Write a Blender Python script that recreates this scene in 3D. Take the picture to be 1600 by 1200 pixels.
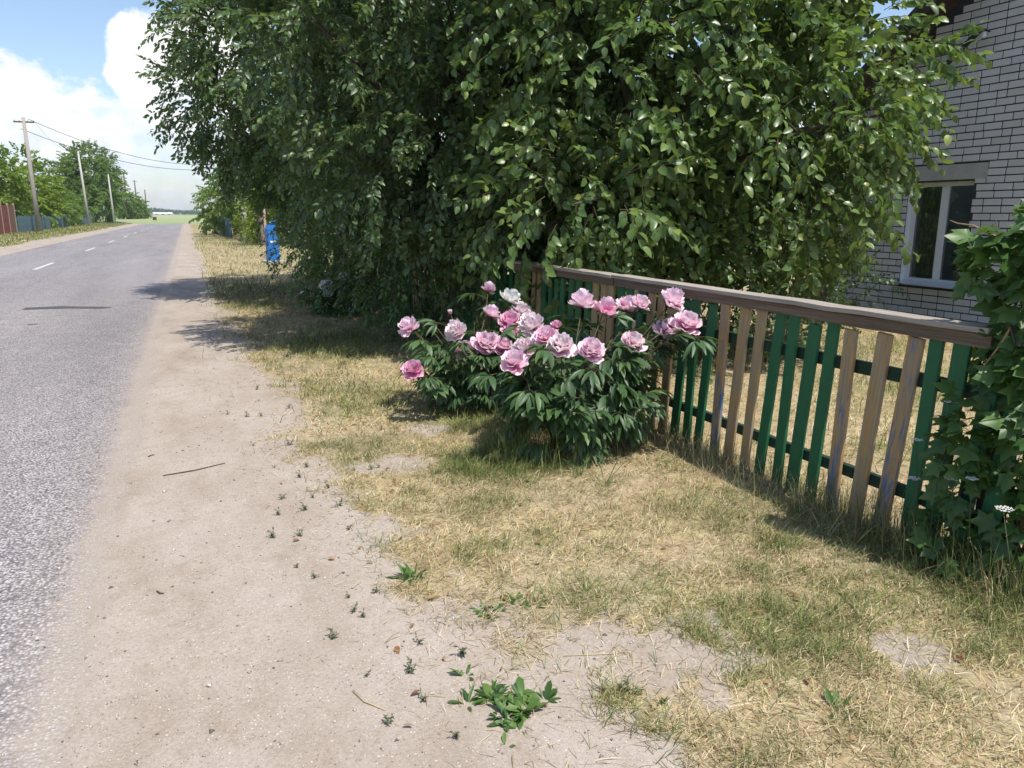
import bpy, math, random
import numpy as np
from mathutils import Vector, Matrix

# ------------------------------------------------------------------ scene, camera, light
sc = bpy.context.scene
col = sc.collection
for o in list(bpy.data.objects):
    bpy.data.objects.remove(o)
FPX, CAM_H = 1200.0, 1.6                       # focal length in photo pixels (1600 wide), eye height
PITCH, YAW = math.atan(265/1200), math.radians(22.5)
cd = bpy.data.cameras.new('camera'); cam = bpy.data.objects.new('camera', cd); col.objects.link(cam)
cam.location = (0, 0, CAM_H)
cam.rotation_euler = (math.pi/2-PITCH, 0, -YAW)
cd.sensor_fit = 'HORIZONTAL'; cd.sensor_width = 36; cd.lens = 36*FPX/1600
cd.clip_start = 0.05; cd.clip_end = 9000
sc.camera = cam

SUN_VEC = Vector((0.15, -0.50, 1.0)).normalized()      # towards the sun: behind the camera, high, a little right
SUN_EL = math.asin(SUN_VEC.z); SUN_ROT = math.atan2(SUN_VEC.x, SUN_VEC.y)
world = bpy.data.worlds.new('World'); sc.world = world; world.use_nodes = True
sun_d = bpy.data.lights.new('sun', 'SUN'); sun = bpy.data.objects.new('sun', sun_d); col.objects.link(sun)
sun_d.energy = 4.3; sun_d.angle = math.radians(0.55); sun_d.color = (1.0, 0.945, 0.86)
sun.rotation_euler = SUN_VEC.to_track_quat('Z', 'Y').to_euler(); sun.location = (20, -40, 60)
sc.view_settings.view_transform = 'Standard'; sc.view_settings.look = 'None'
sc.view_settings.exposure = 0.45; sc.view_settings.gamma = 1.0; sc.view_settings.use_curve_mapping = False
sc.cycles.max_bounces = 6; sc.cycles.diffuse_bounces = 3; sc.cycles.glossy_bounces = 2; sc.cycles.transparent_max_bounces = 12
sc.cycles.volume_bounces = 0
sc.cycles.use_denoising = True


def make_world():
    nt = world.node_tree; nt.nodes.clear(); N = nt.nodes; L = nt.links
    def node(t, **k):
        n = N.new(t)
        for a, b in k.items(): setattr(n, a, b)
        return n
    def math_(op, a, b=None, c=None, clamp=False):
        n = node('ShaderNodeMath', operation=op, use_clamp=clamp)
        for i, v in enumerate((a, b, c)):
            if v is None: continue
            if hasattr(v, 'links'): L.new(v, n.inputs[i])
            else: n.inputs[i].default_value = v
        return n.outputs[0]
    sky = node('ShaderNodeTexSky', sky_type='NISHITA', sun_disc=False)
    sky.sun_elevation = SUN_EL; sky.sun_rotation = SUN_ROT
    sky.air_density = 1.0; sky.dust_density = 1.0; sky.ozone_density = 1.5
    tc = node('ShaderNodeTexCoord')
    d = tc.outputs['Generated']
    sep = node('ShaderNodeSeparateXYZ'); L.new(d, sep.inputs[0])
    z = sep.outputs[2]
    def noise(scale, detail, rough, off=(0, 0, 0), zs=1.0):
        m = node('ShaderNodeMapping'); L.new(d, m.inputs[0])
        m.inputs['Location'].default_value = off; m.inputs['Scale'].default_value = (1, 1, zs)
        n = node('ShaderNodeTexNoise'); L.new(m.outputs[0], n.inputs['Vector'])
        n.inputs['Scale'].default_value = scale; n.inputs['Detail'].default_value = detail
        n.inputs['Roughness'].default_value = rough
        return n.outputs[0]
    big = noise(3.0, 2, .5, (1.3, .2, .1), .6)
    tower = noise(11.0, 1.5, .5, (.37, .11, .0), .3)
    puff = noise(26.0, 7, .62, (.5, .3, .2), 1.25)
    top = math_('MULTIPLY_ADD', math_('SUBTRACT', big, .5), .10, .150)
    top = math_('MULTIPLY_ADD', math_('SUBTRACT', tower, .5), .10, top)
    # the one cumulus tower that stands over the road
    dd = node('ShaderNodeVectorMath', operation='DISTANCE'); L.new(d, dd.inputs[0])
    az = math.radians(0.2); el = math.radians(10.5)
    dd.inputs[1].default_value = (math.sin(az)*math.cos(el), math.cos(az)*math.cos(el), math.sin(el))
    bump = math_('MULTIPLY', math_('SUBTRACT', .085, dd.outputs['Value']), 3.0)
    bump = math_('MINIMUM', math_('MAXIMUM', bump, 0), .085)
    top = math_('ADD', top, bump)
    top = math_('MULTIPLY_ADD', math_('SUBTRACT', puff, .5), .085, top)
    edge = math_('MULTIPLY', math_('SUBTRACT', top, z), 60.0, clamp=True)
    # holes and veils inside the bank
    veil = noise(9.0, 6, .6, (2.1, .4, .3), 2.2)
    low = math_('MULTIPLY', math_('SUBTRACT', z, .02), 11.0, clamp=True)
    thick = math_('MULTIPLY_ADD', math_('SUBTRACT', veil, .40), 4.0, .35, clamp=True)
    thick = math_('MAXIMUM', thick, math_('MULTIPLY', math_('SUBTRACT', z, .105), 30.0, clamp=True))
    mask = math_('MULTIPLY', math_('MULTIPLY', edge, thick), math_('MULTIPLY_ADD', low, .35, .65))
    # thin high wisps all over the rest of the sky
    wisp = noise(2.3, 7, .62, (.2, 3.1, 1.2), 1.0)
    wm = math_('MULTIPLY', math_('SUBTRACT', wisp, .54), 2.0, clamp=True)
    mask = math_('MAXIMUM', mask, math_('MULTIPLY', wm, .45))
    shade = noise(30.0, 6, .6, (.9, .5, .25), 1.2)
    cr = node('ShaderNodeValToRGB'); L.new(math_('ADD', shade, math_('MULTIPLY', math_('SUBTRACT', z, .12), 2.4)), cr.inputs[0])
    cr.color_ramp.elements[0].position = .22; cr.color_ramp.elements[0].color = (.60, .65, .75, 1)
    cr.color_ramp.elements[1].position = .55; cr.color_ramp.elements[1].color = (.90, .89, .895, 1)
    sk = node('ShaderNodeMix', data_type='RGBA', blend_type='MULTIPLY'); sk.inputs[0].default_value = 1
    L.new(sky.outputs[0], sk.inputs[6]); sk.inputs[7].default_value = (.135, .135, .137, 1)
    mx = node('ShaderNodeMix', data_type='RGBA')
    L.new(mask, mx.inputs[0]); L.new(sk.outputs[2], mx.inputs[6]); L.new(cr.outputs[0], mx.inputs[7])
    bg = node('ShaderNodeBackground'); bg.inputs[1].default_value = 1.0
    L.new(mx.outputs[2], bg.inputs[0])
    out = node('ShaderNodeOutputWorld'); L.new(bg.outputs[0], out.inputs[0])
make_world()

# ------------------------------------------------------------------ pixel <-> world helpers (directions only)
cp, sp_ = math.cos(PITCH), math.sin(PITCH)
CF = np.array([math.sin(YAW)*cp, math.cos(YAW)*cp, -sp_]); CR = np.array([math.cos(YAW), -math.sin(YAW), 0.0]); CU = np.cross(CR, CF)
CC = np.array([0, 0, CAM_H])
def ray(x, y): return CF+CR*(x-800)/FPX+CU*(600-y)/FPX
def gnd(x, y, z=0.0):
    d = ray(x, y); return CC+d*((z-CAM_H)/d[2])
def at_x(x, y, X):
    d = ray(x, y); return CC+d*(X/d[0])
def at_y(x, y, Y):
    d = ray(x, y); return CC+d*(Y/d[1])
def proj(p):
    d = np.asarray(p, float)-CC; w = d@CF
    return 800+FPX*(d@CR)/w, 600-FPX*(d@CU)/w, w

# ------------------------------------------------------------------ numpy value noise
def _hash(ix, iy, s):
    h = (ix.astype(np.int64)*374761393+iy.astype(np.int64)*668265263+s*974634713) & 0x7fffffff
    h = ((h ^ (h >> 13))*1274126177) & 0x7fffffff
    return ((h ^ (h >> 16)) & 0xffff)/65535.0
def vnoise(x, y, s=0):
    x = np.asarray(x, float); y = np.asarray(y, float)
    ix = np.floor(x); iy = np.floor(y); fx = x-ix; fy = y-iy
    fx = fx*fx*(3-2*fx); fy = fy*fy*(3-2*fy)
    a = _hash(ix, iy, s); b = _hash(ix+1, iy, s); c = _hash(ix, iy+1, s); d = _hash(ix+1, iy+1, s)
    return (a*(1-fx)+b*fx)*(1-fy)+(c*(1-fx)+d*fx)*fy
def fbm(x, y, s=0, o=4):
    t = 0; a = .5; n = 0
    for i in range(o):
        t = t+a*vnoise(x*2**i+17.3*i, y*2**i+9.1*i, s+i); n += a; a *= .5
    return t/n
def sstep(a, b, x):
    t = np.clip((x-a)/(b-a), 0, 1); return t*t*(3-2*t)

# ------------------------------------------------------------------ mesh helpers
def mesh_np(name, V, F, mats, tint=None, midx=None, smooth=False):
    """V (n,3); F list of int arrays (m,k)"""
    me = bpy.data.meshes.new(name)
    V = np.asarray(V, np.float32)
    F = [np.asarray(f, np.int32) for f in F if len(f)]
    me.vertices.add(len(V)); me.vertices.foreach_set('co', V.ravel())
    lv = np.concatenate([f.ravel() for f in F]); cnt = np.concatenate([np.full(len(f), f.shape[1], np.int32) for f in F])
    st = np.concatenate([[0], np.cumsum(cnt)[:-1]]).astype(np.int32)
    me.loops.add(len(lv)); me.loops.foreach_set('vertex_index', lv)
    me.polygons.add(len(cnt)); me.polygons.foreach_set('loop_start', st)
    if not isinstance(mats, (list, tuple)): mats = [mats]
    for m in mats: me.materials.append(m)
    if midx is not None: me.polygons.foreach_set('material_index', np.asarray(midx, np.int32))
    if smooth: me.polygons.foreach_set('use_smooth', np.ones(len(cnt), bool))
    if tint is not None:
        a = me.attributes.new('tint', 'FLOAT_COLOR', 'POINT')
        t = np.ones((len(V), 4), np.float32); t[:, :tint.shape[1]] = tint
        a.data.foreach_set('color', t.ravel())
    me.update(calc_edges=True)
    return me
def link(name, me, parent=None, loc=None):
    o = bpy.data.objects.new(name, me); col.objects.link(o)
    if parent: o.parent = parent
    if loc is not None: o.location = loc
    return o
def tag(o, label, cat, group=None):
    o['label'] = label; o['category'] = cat
    if group: o['group'] = group
    return o
def empty(name, loc=(0, 0, 0), label=None, cat=None, group=None, rz=0):
    o = bpy.data.objects.new(name, None); col.objects.link(o); o.location = loc; o.rotation_euler = (0, 0, rz)
    o.empty_display_size = .1
    if label: tag(o, label, cat, group)
    return o
def struct(o): o['kind'] = 'structure'; return o
def stuff(o): o['kind'] = 'stuff'; return o

class MB:
    """collects boxes, tubes and polygons for one mesh"""
    def __init__(s): s.v = []; s.f = {3: [], 4: []}; s.n = 0; s.poly = []
    def add(s, V, F):
        V = np.asarray(V, float); s.v.append(V)
        for f in F:
            f = [i+s.n for i in f]
            if len(f) in s.f: s.f[len(f)].append(f)
            else: s.poly.append(f)
        s.n += len(V)
    def box(s, a, b, M=None):
        x0, y0, z0 = a; x1, y1, z1 = b
        V = np.array([(x, y, z) for z in (z0, z1) for y in (y0, y1) for x in (x0, x1)], float)
        if M is not None: V = np.array([M@Vector(p) for p in V])
        s.add(V, [(0, 2, 3, 1), (4, 5, 7, 6), (0, 1, 5, 4), (2, 6, 7, 3), (0, 4, 6, 2), (1, 3, 7, 5)]); return s
    def bbox(s, a, b, c=.004):
        """box with chamfered edges"""
        x0, y0, z0 = a; x1, y1, z1 = b; V = []; idx = {}
        for i, (sx, X) in enumerate(((1, x0), (-1, x1))):
            for j, (sy, Y) in enumerate(((1, y0), (-1, y1))):
                for k, (sz, Z) in enumerate(((1, z0), (-1, z1))):
                    idx[i, j, k] = len(V)
                    V += [(X, Y+sy*c, Z+sz*c), (X+sx*c, Y, Z+sz*c), (X+sx*c, Y+sy*c, Z)]
        F = []
        I = lambda i, j, k, a_: idx[i, j, k]+a_
        F += [(I(0, 0, 0, 0), I(0, 0, 1, 0), I(0, 1, 1, 0), I(0, 1, 0, 0)), (I(1, 0, 0, 0), I(1, 1, 0, 0), I(1, 1, 1, 0), I(1, 0, 1, 0)),
              (I(0, 0, 0, 1), I(1, 0, 0, 1), I(1, 0, 1, 1), I(0, 0, 1, 1)), (I(0, 1, 0, 1), I(0, 1, 1, 1), I(1, 1, 1, 1), I(1, 1, 0, 1)),
              (I(0, 0, 0, 2), I(0, 1, 0, 2), I(1, 1, 0, 2), I(1, 0, 0, 2)), (I(0, 0, 1, 2), I(1, 0, 1, 2), I(1, 1, 1, 2), I(0, 1, 1, 2))]
        for i in (0, 1):
            for j in (0, 1):
                F.append((I(i, j, 0, 0), I(i, j, 0, 1), I(i, j, 1, 1), I(i, j, 1, 0)))
                F.append((I(i, 0, j, 0), I(i, 1, j, 0), I(i, 1, j, 2), I(i, 0, j, 2)))
                F.append((I(0, i, j, 1), I(0, i, j, 2), I(1, i, j, 2), I(1, i, j, 1)))
                for k in (0, 1): F.append((I(i, j, k, 0), I(i, j, k, 1), I(i, j, k, 2)))
        s.add(V, F); return s
    def tube(s, pts, rad, n=6, cap=True):
        V, F = tube_arr(pts, rad, n, cap); s.add(V, F); return s
    def prism(s, poly, axis, a, b):
        """polygon of 2-D points extruded along an axis (0 x, 1 y, 2 z)"""
        n = len(poly); V = []
        for t in (a, b):
            for p in poly:
                q = list(p); q.insert(axis, t); V.append(q)
        F = [tuple(range(n-1, -1, -1)), tuple(range(n, 2*n))]+[(i, (i+1) % n, n+(i+1) % n, n+i) for i in range(n)]
        s.add(V, F); return s
    def mesh(s, name, mat, smooth=False):
        me = bpy.data.meshes.new(name)
        me.from_pydata([tuple(p) for p in np.concatenate(s.v)], [], s.f[3]+s.f[4]+s.poly)
        for m in (mat if isinstance(mat, (list, tuple)) else [mat]): me.materials.append(m)
        import bmesh
        bm = bmesh.new(); bm.from_mesh(me); bmesh.ops.recalc_face_normals(bm, faces=bm.faces); bm.to_mesh(me); bm.free()
        if smooth:
            me.polygons.foreach_set('use_smooth', np.ones(len(me.polygons), bool))
        me.update(); return me
    def build(s, name, mat, parent=None, smooth=False, loc=None):
        return link(name, s.mesh(name, mat, smooth), parent, loc)

def tube_arr(pts, rad, n=6, cap=True):
    pts = [np.asarray(p, float) for p in pts]; k = len(pts)
    if not hasattr(rad, '__len__'): rad = [rad]*k
    V = []; up = np.array([.31, .21, .93])
    for i, p in enumerate(pts):
        t = pts[min(i+1, k-1)]-pts[max(i-1, 0)]; t = t/(np.linalg.norm(t)+1e-9)
        a = np.cross(t, up)
        if np.linalg.norm(a) < .15: a = np.cross(t, np.array([1., 0, 0]))
        a /= np.linalg.norm(a); b = np.cross(t, a)
        for j in range(n):
            w = 2*math.pi*j/n; V.append(p+rad[i]*(math.cos(w)*a+math.sin(w)*b))
    F = [(i*n+j, i*n+(j+1) % n, (i+1)*n+(j+1) % n, (i+1)*n+j) for i in range(k-1) for j in range(n)]
    if cap: F += [tuple(range(n-1, -1, -1)), tuple(range((k-1)*n, k*n))]
    return np.array(V), F

# ------------------------------------------------------------------ materials
MATS = {}
class NB:
    def __init__(s, name):
        s.m = bpy.data.materials.new(name); s.m.use_nodes = True; s.t = s.m.node_tree; s.t.nodes.clear()
        s.out = s.n('ShaderNodeOutputMaterial'); MATS[name] = s.m
    def n(s, t, **k):
        x = s.t.nodes.new(t)
        for a, b in k.items(): setattr(x, a, b)
        return x
    def l(s, a, b): s.t.links.new(a, b)
    def set(s, sock, v):
        if hasattr(v, 'links'): s.l(v, sock)
        elif isinstance(v, (tuple, list)) and len(v) == 3 and sock.type == 'RGBA': sock.default_value = (*v, 1)
        else: sock.default_value = v
    def math(s, op, a, b=None, c=None, clamp=False):
        x = s.n('ShaderNodeMath', operation=op, use_clamp=clamp)
        for i, v in enumerate((a, b, c)):
            if v is not None: s.set(x.inputs[i], v)
        return x.outputs[0]
    def coord(s, which='Object'): return s.n('ShaderNodeTexCoord').outputs[which]
    def geo(s): return s.n('ShaderNodeNewGeometry').outputs['Position']
    def mapv(s, v, scale=(1, 1, 1), loc=(0, 0, 0)):
        m = s.n('ShaderNodeMapping'); s.l(v, m.inputs[0]); m.inputs['Scale'].default_value = scale; s.set(m.inputs['Location'], loc); return m.outputs[0]
    def noise(s, v, scale, detail=3, rough=.55, dist=0):
        x = s.n('ShaderNodeTexNoise'); s.l(v, x.inputs['Vector']); x.inputs['Scale'].default_value = scale
        x.inputs['Detail'].default_value = detail; x.inputs['Roughness'].default_value = rough; x.inputs['Distortion'].default_value = dist
        return x.outputs[0]
    def vor(s, v, scale, feature='F1', out='Distance'):
        x = s.n('ShaderNodeTexVoronoi', feature=feature); s.l(v, x.inputs['Vector']); x.inputs['Scale'].default_value = scale
        return x.outputs[out]
    def ramp(s, fac, stops):
        x = s.n('ShaderNodeValToRGB'); s.l(fac, x.inputs[0]); e = x.color_ramp.elements
        while len(e) < len(stops): e.new(.5)
        for i, (p, c) in enumerate(stops): e[i].position = p; e[i].color = (*c, 1) if len(c) == 3 else c
        return x.outputs[0]
    def mix(s, f, a, b, mode='MIX'):
        x = s.n('ShaderNodeMix', data_type='RGBA', blend_type=mode); s.set(x.inputs[0], f); s.set(x.inputs[6], a); s.set(x.inputs[7], b); return x.outputs[2]
    def attr(s, name, out='Color'):
        return s.n('ShaderNodeAttribute', attribute_name=name).outputs[out]
    def rnd(s): return s.n('ShaderNodeObjectInfo').outputs['Random']
    def bump(s, h, strength=.3, dist=.01):
        x = s.n('ShaderNodeBump'); s.l(h, x.inputs['Height']); x.inputs['Strength'].default_value = strength; x.inputs['Distance'].default_value = dist; return x.outputs[0]
    def bsdf(s, color, rough=.6, spec=.5, metal=0., normal=None):
        x = s.n('ShaderNodeBsdfPrincipled'); s.set(x.inputs['Base Color'], color); s.set(x.inputs['Roughness'], rough)
        x.inputs['Specular IOR Level'].default_value = spec; x.inputs['Metallic'].default_value = metal
        if normal is not None: s.l(normal, x.inputs['Normal'])
        return x.outputs[0]
    def done(s, sh): s.l(sh, s.out.inputs['Surface']); return s.m

def mat_simple(name, c, rough=.6, var=.12, scale=8, spec=.4, metal=0, bump=0.0):
    b = NB(name); v = b.coord()
    n = b.noise(v, scale, 5, .6)
    cc = b.mix(b.math('MULTIPLY', n, 1.0), tuple(x*(1-var*1.6) for x in c), tuple(min(1, x*(1+var*1.2)) for x in c))
    nm = b.bump(b.noise(v, scale*6, 4), bump, .004) if bump else None
    return b.done(b.bsdf(cc, rough, spec, metal, nm))

def mat_leaf(name, stops, trans=(.24, .38, .04), tf=.3, rough=.42, spec=.5):
    """colour per leaf from the tint attribute (r); g holds how far along the leaf"""
    b = NB(name)
    a = b.n('ShaderNodeSeparateColor'); b.l(b.attr('tint'), a.inputs[0])
    r = b.math('ADD', a.outputs[0], b.math('MULTIPLY', b.math('SUBTRACT', b.rnd(), .5), .18), clamp=True)
    c = b.ramp(r, stops)
    geo = b.n('ShaderNodeNewGeometry')
    c2 = b.mix(b.math('MULTIPLY', geo.outputs['Backfacing'], .35), c, (.16, .22, .11))
    p = b.bsdf(c2, rough, spec)
    t = b.n('ShaderNodeBsdfTranslucent'); b.l(b.mix(.55, c, trans), t.inputs[0])
    m = b.n('ShaderNodeMixShader'); m.inputs[0].default_value = tf
    b.l(p, m.inputs[1]); b.l(t.outputs[0], m.inputs[2])
    return b.done(m.outputs[0])

M_PEAR = mat_leaf('pear_leaf', [(0, (.045, .085, .028)), (.45, (.092, .158, .046)), (.8, (.15, .225, .06)), (1, (.28, .31, .07))], tf=.34, rough=.36)
M_PLUM = mat_leaf('plum_leaf', [(0, (.040, .078, .032)), (.5, (.080, .138, .050)), (.85, (.13, .195, .062)), (1, (.22, .27, .075))], tf=.3, rough=.42)
M_SHRUB = mat_leaf('shrub_leaf', [(0, (.030, .072, .024)), (.5, (.06, .13, .034)), (.9, (.11, .20, .045)), (1, (.19, .25, .06))], tf=.3, rough=.45)
M_FARTREE = mat_leaf('far_tree_leaf', [(0, (.075, .13, .028)), (.5, (.125, .20, .04)), (1, (.20, .27, .055))], tf=.4, rough=.6, spec=.25)
M_FARLIME = mat_leaf('far_lime_leaf', [(0, (.11, .18, .024)), (.5, (.18, .265, .032)), (1, (.29, .35, .05))], tf=.4, rough=.6, spec=.25)
M_PEONYLEAF = mat_leaf('peony_leaf', [(0, (.028, .066, .026)), (.5, (.055, .115, .038)), (1, (.125, .20, .07))], trans=(.14, .26, .04), tf=.25, rough=.48)
M_VINE = mat_leaf('vine_leaf', [(0, (.035, .085, .022)), (.5, (.07, .15, .036)), (.9, (.12, .21, .045)), (1, (.28, .24, .05))], tf=.34, rough=.45)
M_WEED = mat_leaf('weed_leaf', [(0, (.035, .085, .02)), (.6, (.07, .15, .03)), (1, (.13, .21, .05))], tf=.28, rough=.5)
M_SPRIG = mat_leaf('sprig_leaf', [(0, (.06, .07, .04)), (1, (.15, .17, .085))], tf=.15, rough=.7)

def mat_grass():
    b = NB('grass_blade')
    c = b.attr('tint'); p = b.bsdf(c, .65, .2)
    t = b.n('ShaderNodeBsdfTranslucent'); b.l(c, t.inputs[0])
    m = b.n('ShaderNodeMixShader'); m.inputs[0].default_value = .25; b.l(p, m.inputs[1]); b.l(t.outputs[0], m.inputs[2])
    return b.done(m.outputs[0])
M_GRASS = mat_grass()

def mat_petal(name, base, mid, edge):
    b = NB(name)
    a = b.n('ShaderNodeSeparateColor'); b.l(b.attr('tint'), a.inputs[0])
    f = b.math('ADD', a.outputs[1], b.math('MULTIPLY', b.math('SUBTRACT', a.outputs[0], .5), .5), clamp=True)
    f = b.math('ADD', f, b.math('MULTIPLY_ADD', b.math('SUBTRACT', b.rnd(), .5), .35, .12), clamp=True)
    c = b.ramp(f, [(0, base), (.5, mid), (.95, edge)])
    p = b.bsdf(c, .55, .25)
    t = b.n('ShaderNodeBsdfTranslucent'); b.l(c, t.inputs[0])
    m = b.n('ShaderNodeMixShader'); m.inputs[0].default_value = .3; b.l(p, m.inputs[1]); b.l(t.outputs[0], m.inputs[2])
    return b.done(m.outputs[0])
M_PINK = mat_petal('pink_petal', (.74, .15, .38), (.89, .42, .62), (.95, .76, .85))
M_DEEP = mat_petal('deep_pink_petal', (.62, .10, .28), (.80, .28, .50), (.88, .55, .70))
M_PALE = mat_petal('pale_pink_petal', (.80, .32, .52), (.90, .58, .70), (.94, .83, .86))
M_WHITE = mat_petal('white_petal', (.75, .76, .62), (.84, .84, .80), (.88, .88, .87))
M_STEM = mat_simple('plant_stem', (.06, .075, .03), .6, .3, 20)
M_REDSTEM = mat_simple('peony_stem', (.075, .07, .03), .55, .35, 25)
M_BARK = mat_simple('bark', (.10, .085, .07), .9, .45, 14, .2, bump=.6)
M_TWIG = mat_simple('twig_bark', (.09, .07, .05), .85, .3, 20, .2)
M_STRAW = mat_simple('straw', (.46, .37, .21), .8, .3, 30, .2)

def mat_ground():
    b = NB('verge_ground'); v = b.geo()
    at = b.n('ShaderNodeSeparateColor'); b.l(b.attr('tint'), at.inputs[0])
    grass, green, far = at.outputs[0], at.outputs[1], at.outputs[2]
    n1 = b.noise(b.mapv(v, (1.5, .7, 1)), 1.3, 6, .62); n2 = b.noise(v, 9, 5, .65); n3 = b.noise(v, 70, 4, .7); n4 = b.noise(v, 260, 3, .7)
    sand = b.ramp(n1, [(.25, (.275, .225, .178)), (.5, (.36, .308, .26)), (.75, (.415, .365, .318))])
    sand = b.mix(b.math('MULTIPLY', b.math('SUBTRACT', n2, .48), 2.2, clamp=True), sand, (.285, .228, .175))
    speck = b.ramp(n4, [(.28, (.42, .40, .38)), (.44, (.95, .95, .95)), (.58, (1, 1, 1)), (.72, (1.4, 1.38, 1.36))])
    sand = b.mix(.6, sand, b.ramp(n3, [(.3, (.72, .70, .68)), (.5, (1, 1, 1)), (.7, (1.2, 1.2, 1.2))]), 'MULTIPLY')
    sand = b.mix(.85, sand, speck, 'MULTIPLY')
    st = b.n('ShaderNodeTexVoronoi'); b.l(v, st.inputs['Vector']); st.inputs['Scale'].default_value = 85
    gr = b.math('MULTIPLY', b.math('LESS_THAN', st.outputs['Distance'], .30), b.math('GREATER_THAN', b.noise(v, 26, 2), .54))
    scol = b.n('ShaderNodeSeparateColor'); b.l(st.outputs['Color'], scol.inputs[0])
    sand = b.mix(b.math('MULTIPLY', gr, .8), sand, b.ramp(scol.outputs[0], [(0, (.14, .12, .11)), (.35, (.30, .24, .2)), (.7, (.47, .42, .37)), (1, (.6, .56, .52))]))
    thatch = b.ramp(n2, [(.25, (.24, .18, .10)), (.5, (.36, .285, .165)), (.75, (.48, .40, .25))])
    thatch = b.mix(.5, thatch, b.ramp(n3, [(.3, (.5, .5, .5)), (.7, (1.35, 1.35, 1.35))]), 'MULTIPLY')
    gcol = b.ramp(n2, [(.3, (.075, .10, .025)), (.7, (.15, .17, .05))])
    thatch = b.mix(b.math('MULTIPLY', green, .75), thatch, gcol)
    ff = b.math('ADD', grass, b.math('MULTIPLY', b.math('SUBTRACT', n3, .5), .7), clamp=True)
    c = b.mix(b.ramp(ff, [(.3, (0, 0, 0)), (.62, (1, 1, 1))]), sand, thatch)
    fn = b.noise(b.mapv(v, (.02, .004, 1)), 1, 4, .6)
    fcol = b.ramp(fn, [(.3, (.22, .27, .13)), (.55, (.27, .31, .16)), (.75, (.34, .34, .19))])
    c = b.mix(far, c, fcol)
    h = b.math('ADD', b.math('MULTIPLY', n3, .5), b.math('ADD', b.math('MULTIPLY', n4, .35), b.math('MULTIPLY', gr, .5)))
    return b.done(b.bsdf(c, .95, .12, 0, b.bump(h, .55, .006)))
M_GROUND = mat_ground()

def mat_asphalt():
    b = NB('worn_asphalt'); v = b.geo()
    sep = b.n('ShaderNodeSeparateXYZ'); b.l(v, sep.inputs[0])
    vo = b.n('ShaderNodeTexVoronoi'); b.l(v, vo.inputs['Vector']); vo.inputs['Scale'].default_value = 78
    sc_ = b.n('ShaderNodeSeparateColor'); b.l(vo.outputs['Color'], sc_.inputs[0])
    stone = b.ramp(sc_.outputs[0], [(0, (.22, .208, .212)), (.45, (.325, .305, .308)), (.8, (.41, .385, .38)), (1, (.51, .485, .465))])
    pit = b.ramp(vo.outputs['Distance'], [(.34, (1, 1, 1)), (.66, (.38, .38, .40))])
    c = b.mix(1.0, stone, pit, 'MULTIPLY')
    big = b.noise(b.mapv(v, (.9, .12, 1)), 1, 4, .6); mid = b.noise(v, 3.5, 5, .65)
    c = b.mix(.75, c, b.ramp(big, [(.3, (.76, .75, .755)), (.7, (1.22, 1.19, 1.18))]), 'MULTIPLY')
    c = b.mix(.5, c, b.ramp(mid, [(.3, (.8, .8, .8)), (.7, (1.2, 1.2, 1.2))]), 'MULTIPLY')
    dust = b.math('MULTIPLY_ADD', sep.outputs[0], 2.4, 2.1, clamp=True)      # sand drifts onto the last half metre
    dust = b.math('MULTIPLY', dust, b.math('MULTIPLY_ADD', b.noise(b.mapv(v, (2.5, .6, 1)), 1.6, 5, .65), 2.6, -.62, clamp=True))
    dust = b.math('MAXIMUM', dust, b.math('MULTIPLY_ADD', b.math('ADD', sep.outputs[0], b.math('MULTIPLY', b.noise(v, 7, 4, .7), .25)), 6.5, 3.9, clamp=True))
    dust = b.math('MULTIPLY', dust, b.ramp(vo.outputs['Distance'], [(.25, (.35, .35, .35)), (.5, (1, 1, 1))]))
    dn = b.noise(v, 260, 3, .7)
    dcol = b.mix(b.noise(b.mapv(v, (1.5, .7, 1)), 1.3, 6, .62), (.27, .22, .175), (.415, .365, .318))
    dcol = b.mix(.85, dcol, b.ramp(dn, [(.28, (.40, .38, .36)), (.46, (.95, .95, .95)), (.58, (1, 1, 1)), (.72, (1.4, 1.38, 1.36))]), 'MULTIPLY')
    dcol = b.mix(.6, dcol, b.ramp(b.noise(v, 70, 4, .7), [(.3, (.7, .68, .66)), (.5, (1, 1, 1)), (.7, (1.2, 1.2, 1.2))]), 'MULTIPLY')
    c = b.mix(dust, c, dcol)
    h = b.math('SUBTRACT', b.math('MULTIPLY', sc_.outputs[1], .4), b.math('MULTIPLY', vo.outputs['Distance'], 1.4))
    return b.done(b.bsdf(c, .88, .25, 0, b.bump(h, .55, .005)))
M_ROAD = mat_asphalt()
M_TAR = mat_simple('tar_patch_mat', (.075, .07, .072), .75, .25, 6)
M_PAINT = mat_simple('lane_paint', (.55, .55, .53), .8, .3, 9)

def mat_brick():
    b = NB('silicate_brick'); v = b.geo()
    r = b.rnd()
    n = b.noise(v, 14, 5, .65)
    c = b.mix(n, (.58, .58, .60), (.74, .74, .75))
    c = b.mix(b.math('MULTIPLY', b.noise(v, 2.6, 1, .5), .55), c, (.56, .55, .555))
    c = b.mix(b.math('MULTIPLY', b.math('SUBTRACT', r, .55), .9, clamp=True), c, (.49, .465, .45))
    return b.done(b.bsdf(c, .9, .2, 0, b.bump(b.noise(v, 60, 4, .7), .5, .004)))
M_BRICK = mat_brick()
M_MORTAR = mat_simple('dark_mortar', (.06, .06, .068), .95, .3, 25, .1, bump=.5)

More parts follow.
